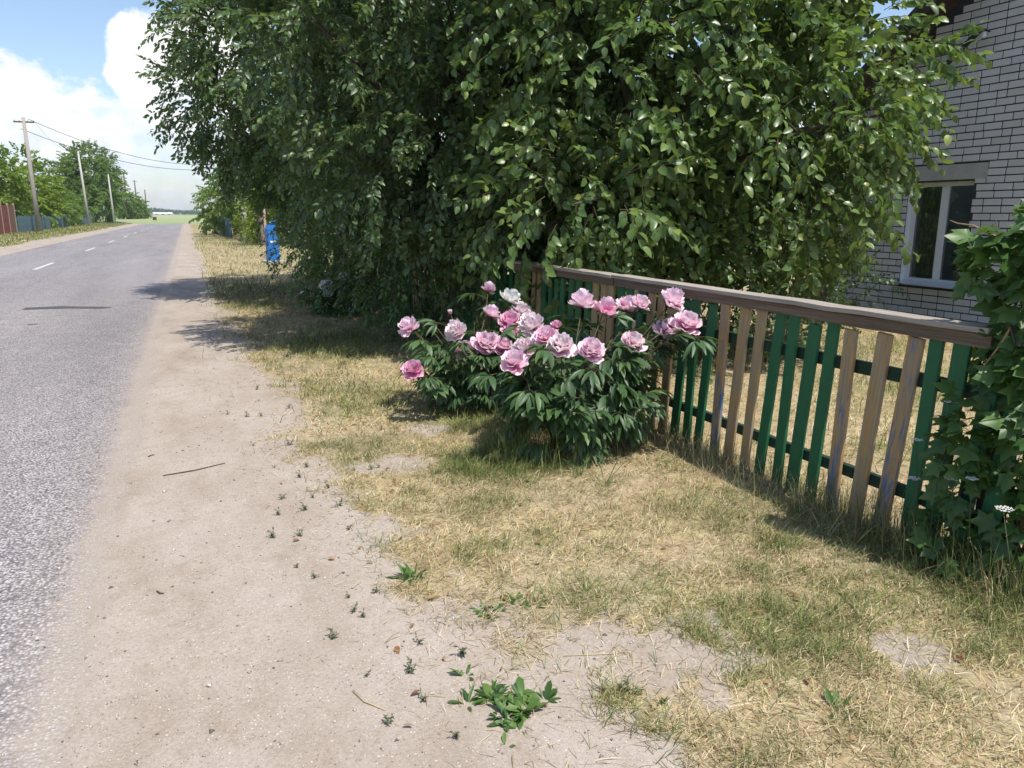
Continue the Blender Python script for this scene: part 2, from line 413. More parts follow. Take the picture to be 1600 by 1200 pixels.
def mat_picket(name, paint, wood, flake, blue=0.0, bluecol=(.10, .15, .255)):
    b = NB(name); v = b.coord(); r = b.rnd()
    loc = b.n('ShaderNodeCombineXYZ'); b.l(b.math('MULTIPLY', r, 37.0), loc.inputs[0]); b.l(b.math('MULTIPLY', r, 11.0), loc.inputs[2])
    vv = b.mapv(v, (1, 1, 1), loc.outputs[0])
    grain = b.math('MULTIPLY_ADD', b.math('SUBTRACT', b.noise(b.mapv(vv, (80, 80, 2.6)), 1, 7, .68), .5), 2.2, .5, clamp=True); pat = b.noise(b.mapv(vv, (42, 42, 5.5)), 1, 8, .72)
    w = b.mix(grain, tuple(x*.6 for x in wood), tuple(x*1.35 for x in wood))
    p = b.mix(b.noise(vv, 9, 4), tuple(x*.75 for x in paint), tuple(x*1.15 for x in paint))
    c = b.mix(b.math('MULTIPLY', b.math('SUBTRACT', pat, flake), 14, clamp=True), w, p)
    if blue:
        sep = b.n('ShaderNodeSeparateXYZ'); b.l(v, sep.inputs[0])
        q = b.noise(b.mapv(vv, (36, 36, 4.5)), 1, 8, .74)
        q = b.math('ADD', q, b.math('MULTIPLY', b.math('SUBTRACT', .5, sep.outputs[2]), .12))
        c = b.mix(b.math('MULTIPLY', b.math('SUBTRACT', q, 1-blue), 14, clamp=True), c, bluecol)
    return b.done(b.bsdf(c, .6, .35, 0, b.bump(b.math('ADD', grain, b.math('MULTIPLY', pat, .5)), .35, .003)))
M_PGREEN = mat_picket('green_picket_paint', (.018, .115, .048), (.10, .085, .05), .30, .26, (.03, .10, .20))
M_PORANGE = mat_picket('worn_orange_picket_paint', (.40, .25, .09), (.30, .235, .15), .50, .36)
M_PBLUE = mat_picket('orange_blue_picket_paint', (.40, .25, .10), (.28, .225, .155), .48, .48)
def mat_wood(name, a, c_, axis=(2.0, 40, 40)):
    b = NB(name); v = b.coord()
    g = b.math('MULTIPLY_ADD', b.math('SUBTRACT', b.noise(b.mapv(v, axis), 1, 8, .72), .5), 2.6, .5, clamp=True); p = b.noise(v, 3, 4)
    c = b.mix(g, a, c_); c = b.mix(b.math('MULTIPLY', p, .5), c, tuple(x*.75 for x in c_))
    return b.done(b.bsdf(c, .85, .25, 0, b.bump(g, .7, .006)))
M_RAIL_SHADED = mat_wood('weathered_rail_shaded', (.035, .026, .02), (.25, .19, .14), (55, 1.3, 55))  # weathered grain, with the shade of the beam's front darkened into the colour
M_CAP_SUNLIT = mat_wood('weathered_cap_sunlit', (.17, .145, .12), (.47, .42, .36), (50, 1.5, 50))  # paler copy of the beam wood, sunlight on its top painted in
M_DARKRAIL = mat_wood('dark_green_rail', (.010, .028, .018), (.028, .06, .035), (40, 2.0, 40))
M_POST = mat_wood('old_post', (.05, .042, .033), (.14, .115, .09), (30, 30, 2))
M_WOODPOLE = mat_wood('grey_pole_wood', (.20, .18, .155), (.42, .39, .34), (20, 20, 1.0))
M_CONC = mat_simple('pale_concrete', (.45, .44, .41), .9, .15, 6, .2, bump=.4)

# ------------------------------------------------------------------ ground, road
ROAD_R, ROAD_L = -0.57, -6.75
BARE = [(1.50, 2.12, .34, .30), (1.28, 2.33, .22, .13), (2.35, 1.78, .18, .22), (.98, 2.05, .2, .2), (1.15, 4.65, .3, .18), (1.62, 5.35, .18, .16), (.95, 1.72, .3, .2)]
GREEN = [(1.75, 4.45, .55, .42, .9), (1.95, 5.6, .6, .45, .8), (1.85, 2.15, .5, .35, .6), (1.55, 2.62, .4, .25, .45), (2.5, 2.0, .4, .5, .35), (1.6, 9.6, 1.0, 1.3, .7), (1.2, 17.5, 2.0, 2.5, .6), (2.9, 2.2, .3, 1.1, .55), (2.6, 3.2, .45, .4, .3), (1.1, 1.85, .25, .3, .5)]
def grass_edge(y): return .24+.74*np.exp(-np.maximum(y-2, -1.5)/5.0)
def cover(x, y):
    x = np.asarray(x, float); y = np.asarray(y, float)
    e = x-grass_edge(y)
    w = .55*(fbm(x*1.6, y*1.1, 3)-.5)+.5*(fbm(x*6, y*5, 5)-.5)
    c = sstep(-.16, .36, e+w*1.15)
    for bx, by, rx, ry in BARE:
        d = np.hypot((x-bx)/rx, (y-by)/ry)+1.3*(fbm(x*6, y*6, 11, 5)-.5)+.5*(vnoise(x*30, y*30, 15)-.5)
        c = c*(.14+.86*sstep(.4, 1.35, d))
    thin = sstep(.42, .60, fbm(x*2.1, y*2.1, 21))
    c = c*(.55+.45*thin)
    cl = sstep(-8.0, -8.9, x+1.0*(fbm(x*.8, y*.3, 9)-.5))
    return np.where(x < -3.6, cl, c)
def greenness(x, y):
    g = sstep(.50, .72, fbm(x*.9, y*.9, 31))*.45+sstep(.55, .75, fbm(x*4, y*4, 33))*.35
    for bx, by, rx, ry, s in GREEN:
        d = np.hypot((x-bx)/rx, (y-by)/ry)+.5*(fbm(x*3, y*3, 35)-.5)
        g = np.maximum(g, s*sstep(1.15, .5, d))
    g = np.where(x < -7, np.maximum(g, .45+.4*fbm(x*.2, y*.05, 41)), g)
    return np.clip(g+.25*sstep(20, 60, y), 0, 1)
def gheight(x, y):
    x = np.asarray(x, float); y = np.asarray(y, float)
    near = sstep(45, 20, np.abs(y))
    h = .022*(fbm(x*.9, y*.9, 51)-.5)+.02*(fbm(x*3.5, y*3.5, 53)-.5)+.010*(fbm(x*14, y*14, 55)-.5)
    h = h*near+.005
    e = .05*(fbm(x*2, y*1.3, 61, 5)-.5)*2+.10*(fbm(x*0+3.3, y*.35, 63, 3)-.5)
    t = sstep(-.10, .16, x-ROAD_R+e)                         # verge climbs over the ragged road edge
    h = h*t+(-.05)*(1-t)+.010*t
    h = np.where(t > .97, np.maximum(h, .0165), h)
    tl = sstep(-6.70, -6.95, x+.12*(fbm(x, y*.5, 65)-.5))
    hl = -.05*(1-tl)+(.01+.12*sstep(-7.2, -9.5, x))*tl
    return np.where(x < -3.6, hl, h)
def axis_pts(segs):
    p = []
    for a, b, n in segs: p += list(np.linspace(a, b, n, endpoint=False))
    return np.array(p+[segs[-1][1]])
gx = axis_pts([(-4000, -400, 8), (-400, -60, 10), (-60, -14, 14), (-14, -6.2, 40), (-6.2, -.95, 6), (-.95, 3.4, 145), (3.4, 12, 60), (12, 60, 14), (60, 400, 8), (400, 4000, 8)])
gy = axis_pts([(-60, 0, 6), (0, 1.0, 6), (1.0, 9, 240), (9, 24, 130), (24, 60, 60), (60, 150, 40), (150, 420, 20), (420, 6000, 16)])
GX, GY = np.meshgrid(gx, gy)
GZ = gheight(GX, GY)
# field swells a little far away so that the land closes the view
GZ = GZ+1.1*sstep(165, 420, GY)*(1-sstep(900, 2500, GY)*.2)-.35*np.exp(-((GY-172)/12.0)**2)
nx, ny = len(gx), len(gy)
idx = np.arange(nx*ny).reshape(ny, nx)
Q = np.stack([idx[:-1, :-1], idx[:-1, 1:], idx[1:, 1:], idx[1:, :-1]], -1).reshape(-1, 4)
tint = np.stack([cover(GX, GY), greenness(GX, GY), np.clip(sstep(150, 168, GY)+sstep(-60, -90, GX)+sstep(60, 90, GX), 0, 1)], -1).reshape(-1, 3)
ground = struct(link('ground', mesh_np('ground', np.stack([GX, GY, GZ], -1).reshape(-1, 3), [Q], M_GROUND, tint=tint, smooth=True)))

ry = axis_pts([(-30, 60, 60), (60, 156, 30)])
V = []; rxs = np.linspace(ROAD_L-.35, ROAD_R+.45, 13)
for y in ry:
    for x in rxs:
        bend = 0.0 if y < 120 else ((y-120)/36)**2*9.0
        V.append((x-bend*0, y, .012-.012*((x+3.66)/3.2)**2+(-.10*((max(y-140, 0))/16)**2)))
n = len(rxs); F = [(i*n+j, i*n+j+1, (i+1)*n+j+1, (i+1)*n+j) for i in range(len(ry)-1) for j in range(n-1)]
road = struct(link('road', mesh_np('road', np.array(V), [np.array(F)], M_ROAD, smooth=True)))
def on_road(name, pts, mat, dz=.004):
    V = [(x, y, .012-.012*((x+3.66)/3.2)**2+dz) for x, y in pts]
    me = bpy.data.meshes.new(name); me.from_pydata(V, [], [tuple(range(len(V)))]); me.materials.append(mat)
    return link(name, me, road)
for y0 in (2.8, 14.6, 26.4, 39.4, 50.6, 62.4, 74.2, 86, 98, 110):
    on_road('lane_dash', [(-4.32+.004*math.sin(k*2.1), y0+t*3.6) for k, t in enumerate((0, .5, 1))]+[(-4.20, y0+3.6), (-4.21, y0+1.8), (-4.20, y0)], M_PAINT)
a, b_ = gnd(38, 483), gnd(173, 481)
on_road('tar_patch', [(a[0], a[1]-.22), (a[0]+.7, a[1]-.28), (b_[0]-.12, b_[1]-.16), (b_[0]+.02, b_[1]+.02), (b_[0]-.15, b_[1]+.16), (a[0]+.5, a[1]+.15), (a[0], a[1]+.10)], M_TAR)
a = gnd(50, 508)
on_road('tar_patch', [(a[0]-.06, a[1]-.03), (a[0]+.08, a[1]-.02), (a[0]+.08, a[1]+.04), (a[0]-.05, a[1]+.05)], M_TAR)

# ------------------------------------------------------------------ leaf templates and sprays
def leaf_tpl(L, W, fold=.25, curl=.25, w=(.82, 1.0, .62), t=(.22, .5, .8)):
    V = [(0, 0, 0)]
    for wi, ti in zip(w, t):
        z = -curl*L*ti*ti; s = wi*W/2
        V += [(-s, ti*L, z+fold*s), (0, ti*L, z), (s, ti*L, z+fold*s)]
    V.append((0, L, -curl*L*1.05))
    F = [(0, 2, 1), (0, 3, 2)]
    for r in range(2):
        a = 1+3*r
        F += [(a, a+1, a+4), (a, a+4, a+3), (a+1, a+2, a+5), (a+1, a+5, a+4)]
    F += [(7, 8, 10), (8, 9, 10)]
    g = np.array([0]+[t[0]]*3+[t[1]]*3+[t[2]]*3+[1.0])
    return np.array(V), np.array(F), g
def palmate_tpl(L):
    """five-lobed vine leaf"""
    P = [(0, 0)]
    for ang, r in [(-140, .34), (-112, .62), (-80, .42), (-55, .86), (-28, .55), (0, 1.0), (28, .55), (55, .86), (80, .42), (112, .62), (140, .34)]:
        a = math.radians(ang); P.append((math.sin(a)*r*L*.62, L*.35+math.cos(a)*r*L*.65))
    V = [(0, L*.33, .0)]+[(x, y, .10*L*math.sin(i*2.2)-.25*((y/L)**2)*L*.4) for i, (x, y) in enumerate(P)]
    F = [(0, i, i+1) for i in range(1, len(P))]+[(0, len(P), 1)]
    return np.array(V), np.array(F)[:, ::-1], np.array([.4]+[.8]*len(P))
def orient(d, nrm):
    y = d/np.linalg.norm(d); x = np.cross(y, nrm); l = np.linalg.norm(x)
    if l < 1e-3: x = np.cross(y, np.array([.3, .8, .2])); l = np.linalg.norm(x)
    x /= l; z = np.cross(x, y)
    return np.stack([x, y, z], 1)
class Arr:
    """leaf geometry: verts, triangles, tint, material index"""
    def __init__(s): s.V = []; s.F = []; s.T = []; s.M = []; s.n = 0
    def add(s, V, F, T, m=0):
        s.V.append(V); s.F.append(np.asarray(F)+s.n); s.T.append(T); s.M.append(np.full(len(F), m)); s.n += len(V)
    def leaf(s, tpl, R, p, sc_, r, m=0):
        V, F, g = tpl
        s.add((V*sc_)@R.T+p, F, np.stack([np.full(len(V), r), g, np.zeros(len(V))], 1), m)
    def tube(s, pts, rad, n=3, m=1):
        V, F = tube_arr(pts, rad, n, False)
        T = []
        for q in F: T += [(q[0], q[1], q[2]), (q[0], q[2], q[3])]
        s.add(V, np.array(T), np.zeros((len(V), 3)), m)
    def arrays(s):
        return np.concatenate(s.V), np.concatenate(s.F), np.concatenate(s.T), np.concatenate(s.M)
    def mesh(s, name, mats):
        V, F, T, M = s.arrays()
        return mesh_np(name, V, [F], mats, tint=T, midx=M, smooth=True)
def spray(rng, nleaf, length, leaf, aspect, droop=.35, hang=.7, tips=.25, tpl=None, rbase=0.0):
    A = Arr()
    tpl = tpl or leaf_tpl(1, aspect, rng.uniform(.15, .4), rng.uniform(.15, .4))
    cx = rng.uniform(-.2, .2)
    path = lambda t: np.array([cx*length*t*t, length*t, -droop*length*t*t])
    A.tube([path(t) for t in (0, .35, .7, 1)], [length*.011, length*.009, length*.006, length*.003])
    for i in range(nleaf):
        t = .12+.88*(i+rng.uniform(0, .8))/nleaf; p = path(min(t, 1))
        sd = 1 if i % 2 else -1; a = rng.uniform(.3, 1.25)*sd
        d = np.array([math.sin(a), math.cos(a)*.8, -hang*rng.uniform(.1, 1.3)+rng.uniform(-.2, .35)])
        nr = np.array([rng.uniform(-.7, .7), rng.uniform(-.7, .7), 1.0])
        p2 = p+d/np.linalg.norm(d)*leaf*.25
        r = float(np.clip(rbase+rng.normal(.42, .2)+tips*max(0, t-.75)*2.0, 0, 1))
        A.leaf(tpl, orient(d, nr), p2, leaf*rng.uniform(.7, 1.15), r)
    return A
def rot_to(d, roll):
    y = d/np.linalg.norm(d); R = orient(y, np.array([0, 0, 1.0]))
    c, s = math.cos(roll), math.sin(roll)
    Rr = np.array([[c, 0, s], [0, 1, 0], [-s, 0, c]])
    return R@Rr

def place_sprays(root, variants, mats, rng, spots, keep=300, part='leafy_twig', rest='crown', seen=None):
    """spots: list of (pos, dir, scale). The ones that show largest become parts of their own, the rest one joined crown."""
    meshes = [a.mesh(part, mats) for a in variants]; arrs = [a.arrays() for a in variants]
    o0 = np.array(root.location)
    order = sorted(range(len(spots)), key=lambda i: -spots[i][3])
    own = set(order[:keep])
    Vs = []; Fs = []; Ts = []; Ms = []; n = 0
    for i, (p, d, s, w) in enumerate(spots):
        k = rng.integers(len(variants)); R = rot_to(d, rng.uniform(-.9, .9))*s
        q = p-o0
        if i in own:
            ob = link(part, meshes[k], root)
            m = Matrix([[*R[0], q[0]], [*R[1], q[1]], [*R[2], q[2]], [0, 0, 0, 1]])
            ob.matrix_local = m
        else:
            V, F, T, M = arrs[k]
            T2 = T.copy(); T2[:, 0] = np.clip(T2[:, 0]+rng.uniform(-.10, .10), 0, 1)
            Vs.append(V@R.T+q); Fs.append(F+n); Ts.append(T2); Ms.append(M); n += len(V)
    if Vs:
        ob = link(rest, mesh_np(rest, np.concatenate(Vs), [np.concatenate(Fs)], mats, tint=np.concatenate(Ts), midx=np.concatenate(Ms), smooth=True), root)
        stuff(ob)

def crown_spots(lobes, n, rng, size, inner=.5, zmin=.15, droop=.25):
    vol = np.array([l[3]**2 for l in lobes]); pr = vol/vol.sum()
    out = []
    C3 = np.array([l[:3] for l in lobes]); R3 = np.array([l[3] for l in lobes])
    tries = 0
    while len(out) < n and tries < n*12:
        tries += 1
        k = rng.choice(len(lobes), p=pr); c = C3[k]; r = R3[k]
        v = rng.normal(size=3); v /= np.linalg.norm(v)
        f = inner+(1.04-inner)*rng.random()**.55
        f *= 1+.16*math.sin(v[0]*7+k)*math.sin(v[1]*6+k*2)*math.cos(v[2]*5)
        p = c+v*r*f*np.array([1, 1, lobes[k][4] if len(lobes[k]) > 4 else 1.0])
        if p[2] < zmin: continue
        dd = np.linalg.norm(p-C3, axis=1)/R3; dd[k] = 9
        if dd.min() < .55: continue
        d = v+np.array([0, 0, -droop])+rng.normal(size=3)*.35
        px, py, w = proj(p)
        # how large it shows: facing the camera, near, in frame
        tocam = (CC-p); tocam /= np.linalg.norm(tocam)
        score = (max(v@tocam, -.2)+.4)*f/max(w, .5) if (0 < px < 1600 and 0 < py < 1200 and w > 0) else -1
        out.append((p, d, size*rng.uniform(.8, 1.25), score))
    return out

def make_tree(name, label, base, lobes, nspray, variants, mats, rng, size, trunk_r, trunk_h, cat='tree', group=None, keep=300, inner=.5, limbs=True, droop=.25, bark=None):
    root = empty(name, base, label, cat, group); b0 = np.array(base, float)
    bark = bark or M_BARK
    top = np.mean([l[:3] for l in lobes], axis=0)
    mid = b0+np.array([rng.uniform(-.1, .1), rng.uniform(-.1, .1), trunk_h])
    pts = [b0*0+np.array([0, 0, -.1]), np.array([.03, -.02, trunk_h*.4]), mid-b0, (mid-b0)*.6+(top-b0)*.4, top-b0]
    MB().tube(pts, [trunk_r*1.25, trunk_r, trunk_r*.8, trunk_r*.55, trunk_r*.25], 9).build('trunk', bark, root, True)
    if limbs:
        for l in lobes:
            c = np.array(l[:3])-b0; s = pts[2]*.9+(pts[3]-pts[2])*rng.uniform(0, .8)
            m = s*.5+c*.5+np.array([0, 0, .12*np.linalg.norm(c-s)])
            MB().tube([s, m, c, c+(c-m)*.6], [trunk_r*.5, trunk_r*.36, trunk_r*.2, trunk_r*.06], 6).build('limb', bark, root, True)
    sp = crown_spots(lobes, nspray, rng, size, inner, base[2]+.05, droop)
    place_sprays(root, variants, mats, rng, sp, keep)
    return root

RNG = np.random.default_rng(7)
pear_var = [spray(np.random.default_rng(100+i), 15, .42, .100, .64, .45, .9) for i in range(7)]
plum_var = [spray(np.random.default_rng(200+i), 19, .42, .078, .55, .35, .6, .2) for i in range(6)]
shrub_var = [spray(np.random.default_rng(300+i), 14, .36, .066, .6, .3, .5, .25) for i in range(6)]
far_var = [spray(np.random.default_rng(400+i), 16, 1.0, .24, .75, .35, .5, .2) for i in range(6)]

# ------------------------------------------------------------------ trees behind the fence
pear = make_tree('pear_tree', 'broad pear tree with large drooping leaves between the fence and the brick house', (5.3, 8.3, 0),
    [(5.4, 7.7, 4.3, 1.75), (4.1, 7.1, 3.0, 1.35), (6.35, 6.9, 2.95, 1.12), (6.85, 6.95, 2.6, .72), (5.6, 6.5, 2.3, 1.1), (4.4, 7.4, 1.75, .95), (4.9, 7.8, 5.6, 1.5), (5.9, 7.4, 3.8, .8), (3.7, 7.3, 4.2, 1.2), (5.0, 6.9, 3.2, 1.1), (5.5, 7.6, 5.3, 1.0), (6.1, 7.0, 1.75, .7), (3.45, 6.3, 1.75, .6), (3.35, 7.1, 1.5, .7), (5.6, 8.6, 2.4, 1.4), (6.3, 8.4, 2.4, 1.0), (4.2, 8.4, 2.4, 1.2)],
    3700, pear_var, [M_PEAR, M_TWIG], np.random.default_rng(11), 1.0, .13, 1.4)
plum = make_tree('plum_tree', 'dense dark plum tree leaning over the middle of the fence', (3.7, 10.2, 0),
    [(3.2, 9.8, 3.5, 1.7), (1.75, 8.9, 3.3, .95), (2.6, 8.7, 2.3, 1.05), (1.8, 9.2, 4.4, 1.0), (3.6, 10.2, 4.9, 1.5), (4.4, 9.3, 5.0, 1.4), (3.2, 8.1, 2.5, .9), (2.6, 8.6, 4.2, 1.2), (2.8, 8.9, 4.8, 1.1), (3.3, 8.6, 1.5, .9), (2.0, 9.6, 2.3, .8), (4.2, 10.0, 2.4, 1.3), (3.2, 11.0, 2.6, 1.5)],
    3700, plum_var, [M_PLUM, M_TWIG], np.random.default_rng(12), 1.0, .14, 1.3)
cherry = make_tree('cherry_tree', 'tall cherry tree overhanging the sandy shoulder, leftmost of the big trees on the right', (2.9, 16.6, 0),
    [(1.9, 16.2, 3.9, 1.8), (.75, 15.9, 3.6, .95), (1.2, 15.6, 2.95, .8), (1.1, 15.8, 4.9, 1.1), (2.75, 15.4, 2.5, 1.25), (2.5, 16.5, 6.0, 1.9), (1.5, 14.9, 4.4, 1.3), (2.9, 13.6, 3.4, 1.6), (1.55, 16.0, 6.3, 1.2), (3.0, 13.2, 5.2, 1.6), (3.2, 13.4, 1.9, 1.2), (3.8, 14.6, 3.4, 1.8), (3.0, 17.6, 3.2, 1.9)],
    4000, plum_var, [M_PLUM, M_TWIG], np.random.default_rng(13), 1.15, .15, 1.6)

def make_bush(name, label, base, lobes, n, variants, mats, seed, size=.85, keep=120, cat='bush', group=None, inner=.35, nst=7):
    rng = np.random.default_rng(seed); root = empty(name, base, label, cat, group); b0 = np.array(base, float)
    for k in range(nst):
        l = lobes[k % len(lobes)]; c = np.array(l[:3])-b0+rng.normal(size=3)*l[3]*.35
        MB().tube([(rng.uniform(-.08, .08), rng.uniform(-.08, .08), -.05), c*np.array([.35, .35, .55]), c], [.018, .013, .005], 5).build('stem', M_TWIG, root, True)
    sp = crown_spots(lobes, n, rng, size, inner, .04, .1)
    place_sprays(root, variants, mats, rng, sp, keep, rest='foliage')
    return root
make_bush('lilac_bush', 'dark leafy shrub pressed against the fence left of the pink peonies', (2.75, 9.6, 0),
    [(2.75, 9.5, .75, .7), (2.6, 9.3, 1.3, .65), (2.75, 10.2, 1.0, .8)], 420, shrub_var, [M_SHRUB, M_TWIG], 21)
make_bush('currant_bush', 'dark green shrub behind the white peony at the foot of the cherry tree', (2.65, 12.6, 0),
    [(2.5, 12.2, .8, .8), (2.5, 13.2, 1.1, .9), (2.7, 11.4, .8, .75), (2.3, 14.6, 1.0, .95), (2.6, 12.5, 1.7, .8)], 620, shrub_var, [M_SHRUB, M_TWIG], 22)
make_bush('privet_bush', 'small-leaved bush beside the blue water pump', (3.0, 21.5, 0),
    [(3.2, 20.5, .9, .9), (3.5, 22.5, 1.1, 1.0), (3.0, 18.3, 1.0, .95)], 420, shrub_var, [M_SHRUB, M_TWIG], 23, 1.0)
make_bush('garden_shrub', 'leafy green shrub behind the top rail under the pear tree', (4.8, 6.6, 0),
    [(4.6, 6.6, .85, .75), (5.4, 6.9, 1.0, .85), (6.2, 7.3, 1.0, .85), (3.9, 6.9, .8, .7), (7.1, 7.8, .9, .8), (5.0, 7.6, 1.5, .9), (6.3, 8.0, 1.5, .9)], 950, shrub_var, [M_SHRUB, M_TWIG], 24, .85)
make_bush('rose_bush', 'tall sparse rose bush climbing in front of the brick wall left of the window', (8.7, 8.8, 0),
    [(8.75, 8.85, .5, .5), (8.8, 8.85, 1.1, .5), (8.7, 8.55, 1.5, .35), (8.9, 9.1, 1.75, .3), (8.75, 8.25, .55, .42)], 300, shrub_var, [M_SHRUB, M_TWIG], 25, .62, inner=.2)
make_bush('back_garden_bush', 'dark bush deep in the garden behind the pear trunk', (6.0, 12.5, 0),
    [(5.6, 12.2, 1.0, 1.2), (7.4, 11.8, 1.0, 1.1), (4.6, 12.8, 1.2, 1.2), (8.4, 11.6, 1.2, 1.0), (6.6, 12.6, 2.0, 1.2), (5.0, 12.4, 2.6, 1.4), (8.0, 12.4, 2.6, 1.4), (3.9, 13.2, 2.6, 1.3), (9.2, 12, 2.2, 1.2)], 950, shrub_var, [M_SHRUB, M_TWIG], 26, 1.2, keep=60)

# ------------------------------------------------------------------ picket fence
FX = 3.12
fence = empty('picket_fence', (FX, 2.2, 0), 'old picket fence of green and worn orange pickets under a grey top rail', 'fence')
def picket_mesh(mat, seed):
    rng = random.Random(seed); mb = MB(); w = .078; h = 1.02
    mb.bbox((-.011, -w/2, 0), (.011, w/2, h), .003)
    me = mb.mesh('picket', mat)
    for v in me.vertices:
        v.co.y += .004*math.sin(v.co.z*3+seed); v.co.x += .003*math.cos(v.co.z*4+seed)
    return me
PM = {k: [picket_mesh(m, i+k_*3) for i in range(3)] for k_, (k, m) in enumerate((('g', M_PGREEN), ('o', M_PORANGE), ('b', M_PBLUE)))}
pk = [(2.12, 'g'), (2.24, 'g'), (2.37, 'g'), (2.50, 'g'), (2.655, 'b'), (2.825, 'o'), (2.985, 'b'), (3.14, 'g'), (3.285, 'g'), (3.415, 'g'), (3.565, 'g'), (3.715, 'o'), (3.86, 'o'), (4.01, 'b'), (4.19, 'g'), (4.335, 'g'), (4.48, 'g'), (4.63, 'o'), (4.78, 'o'), (4.92, 'o')]
y = 5.06; pat = 'gggooogggg'; i = 0
while y < 15.5:
    pk.append((y, pat[i % len(pat)])); y += .142; i += 1
rp = random.Random(5)
for i, (y, c) in enumerate(pk):
    o = link('picket', PM[c][i % 3], fence, (-.002+rp.uniform(-.004, .004), y-2.2, .03+rp.uniform(-.015, .015)))
    o.rotation_euler = (.062+rp.uniform(-.022, .022), rp.uniform(-.012, .012), rp.uniform(-.04, .04))
    o.scale = (1, rp.uniform(.92, 1.1), rp.uniform(.985, 1.01))
rng = random.Random(3)
def rail(name, x0, x1, z0, z1, y0, y1, mat, seg=8):
    mb = MB(); ys = np.linspace(y0, y1, seg+1); V = []
    for k, yy in enumerate(ys):
        dz = rng.uniform(-.0035, .0035); dx = rng.uniform(-.003, .003)
        V += [(x0+dx, yy, z0+dz), (x1+dx, yy, z0+dz), (x1+dx, yy, z1+dz), (x0+dx, yy, z1+dz)]
    F = [(k*4+j, k*4+(j+1) % 4, (k+1)*4+(j+1) % 4, (k+1)*4+j) for k in range(seg) for j in range(4)]+[(3, 2, 1, 0), tuple(seg*4+j for j in range(4))]
    mb.add(V, F); return mb.build(name, mat, fence)
for (a, b_) in ((-.02, 3.14), (3.15, 6.3), (6.31, 9.5), (9.51, 13.3)):
    rail('top_rail', -.035, .03, 1.045, 1.105, a, b_, M_RAIL_SHADED, 14)
    rail('rail_cap', -.062, .070, 1.109, 1.132, a, b_, M_CAP_SUNLIT, 14)
    rail('upper_stringer', .016, .05, .80, .865, a, b_, M_DARKRAIL)
    rail('lower_stringer', .016, .05, .235, .295, a, b_, M_DARKRAIL)
for yy in (-.03, 3.05, 6.2, 9.4, 12.6):
    MB().bbox((.054, yy-.045, -.3), (.145, yy+.045, 1.04), .006).build('post', M_POST, fence)

# ------------------------------------------------------------------ brick house
WX = 10.0
house = empty('brick_house', (WX, 6.6, 0), 'grey-white brick house with dark roof edge and white window behind the fence', 'house')
YL, YR, ZE, SL = 10.45, 2.75, 2.74, .75            # corner far / near, eave height, roof slope
YM = (YL+YR)/2; ZP = ZE+SL*(YL-YM)
WY0, WY1, WZ0, WZ1 = 7.62, 8.66, .60, 2.06         # window opening
o = np.array([WX, 6.6, 0])
def hb(a, b_): return (np.array(a)-o, np.array(b_)-o)
wall = MB()
xf, xb = WX+.012, WX+.26
wall.box(*hb((xf, WY1, -.2), (xb, YL, ZE))); wall.box(*hb((xf, YR, -.2), (xb, WY0, ZE)))
wall.box(*hb((xf, WY0, -.2), (xb, WY1, WZ0))); wall.box(*hb((xf, WY0, WZ1), (xb, WY1, ZE)))
wall.prism([(YR-6.6, ZE), (YL-6.6, ZE), (YM-6.6, ZP)], 0, xf-WX, xb-WX)
wallo = wall.build('front_wall', M_MORTAR, house)
side = MB(); side.box(*hb((xb, YL-.25, -.2), (WX+9, YL, ZE))); side.box(*hb((xb, YR, -.2), (WX+9, YR+.25, ZE))); side.box(*hb((WX+9, YR, -.2), (WX+9.2, YL, ZE+.02)))
side.build('side_wall', M_BRICK, house)
M_FLOOR = mat_simple('room_floor', (.12, .09, .07), .7)
MB().box(*hb((xb, YR+.25, .0), (WX+9, YL-.25, .05))).build('room_floor', M_FLOOR, house)
M_ROOF = mat_simple('dark_roof_sheet', (.055, .05, .052), .7, .25, 5)
M_FASCIA = mat_wood('dark_fascia', (.035, .025, .022), (.085, .06, .05), (3, 3, 3))
for sgn in (1, -1):
    ye = YM+sgn*(YL-YM+.45); ze = ZE-SL*.45
    roof = MB(); roof.prism([(YM-6.6, ZP+.06), (ye-6.6, ze+.06), (ye-6.6, ze+.14), (YM-6.6, ZP+.14)], 0, -.50, 9.6)
    ro = roof.build('roof', M_ROOF, house)
    fa = MB(); fa.prism([(YM-6.6, ZP-.10), (ye-6.6, ze-.10), (ye-6.6, ze+.055), (YM-6.6, ZP+.055)], 0, -.49, -.455); fa.build('bargeboard', M_FASCIA, ro)
    so = MB(); so.prism([(YM-6.6, ZP-.03), (ye-6.6, ze-.03), (ye-6.6, ze+.05), (YM-6.6, ZP+.05)], 0, -.452, .005); so.build('soffit', M_FASCIA, ro)
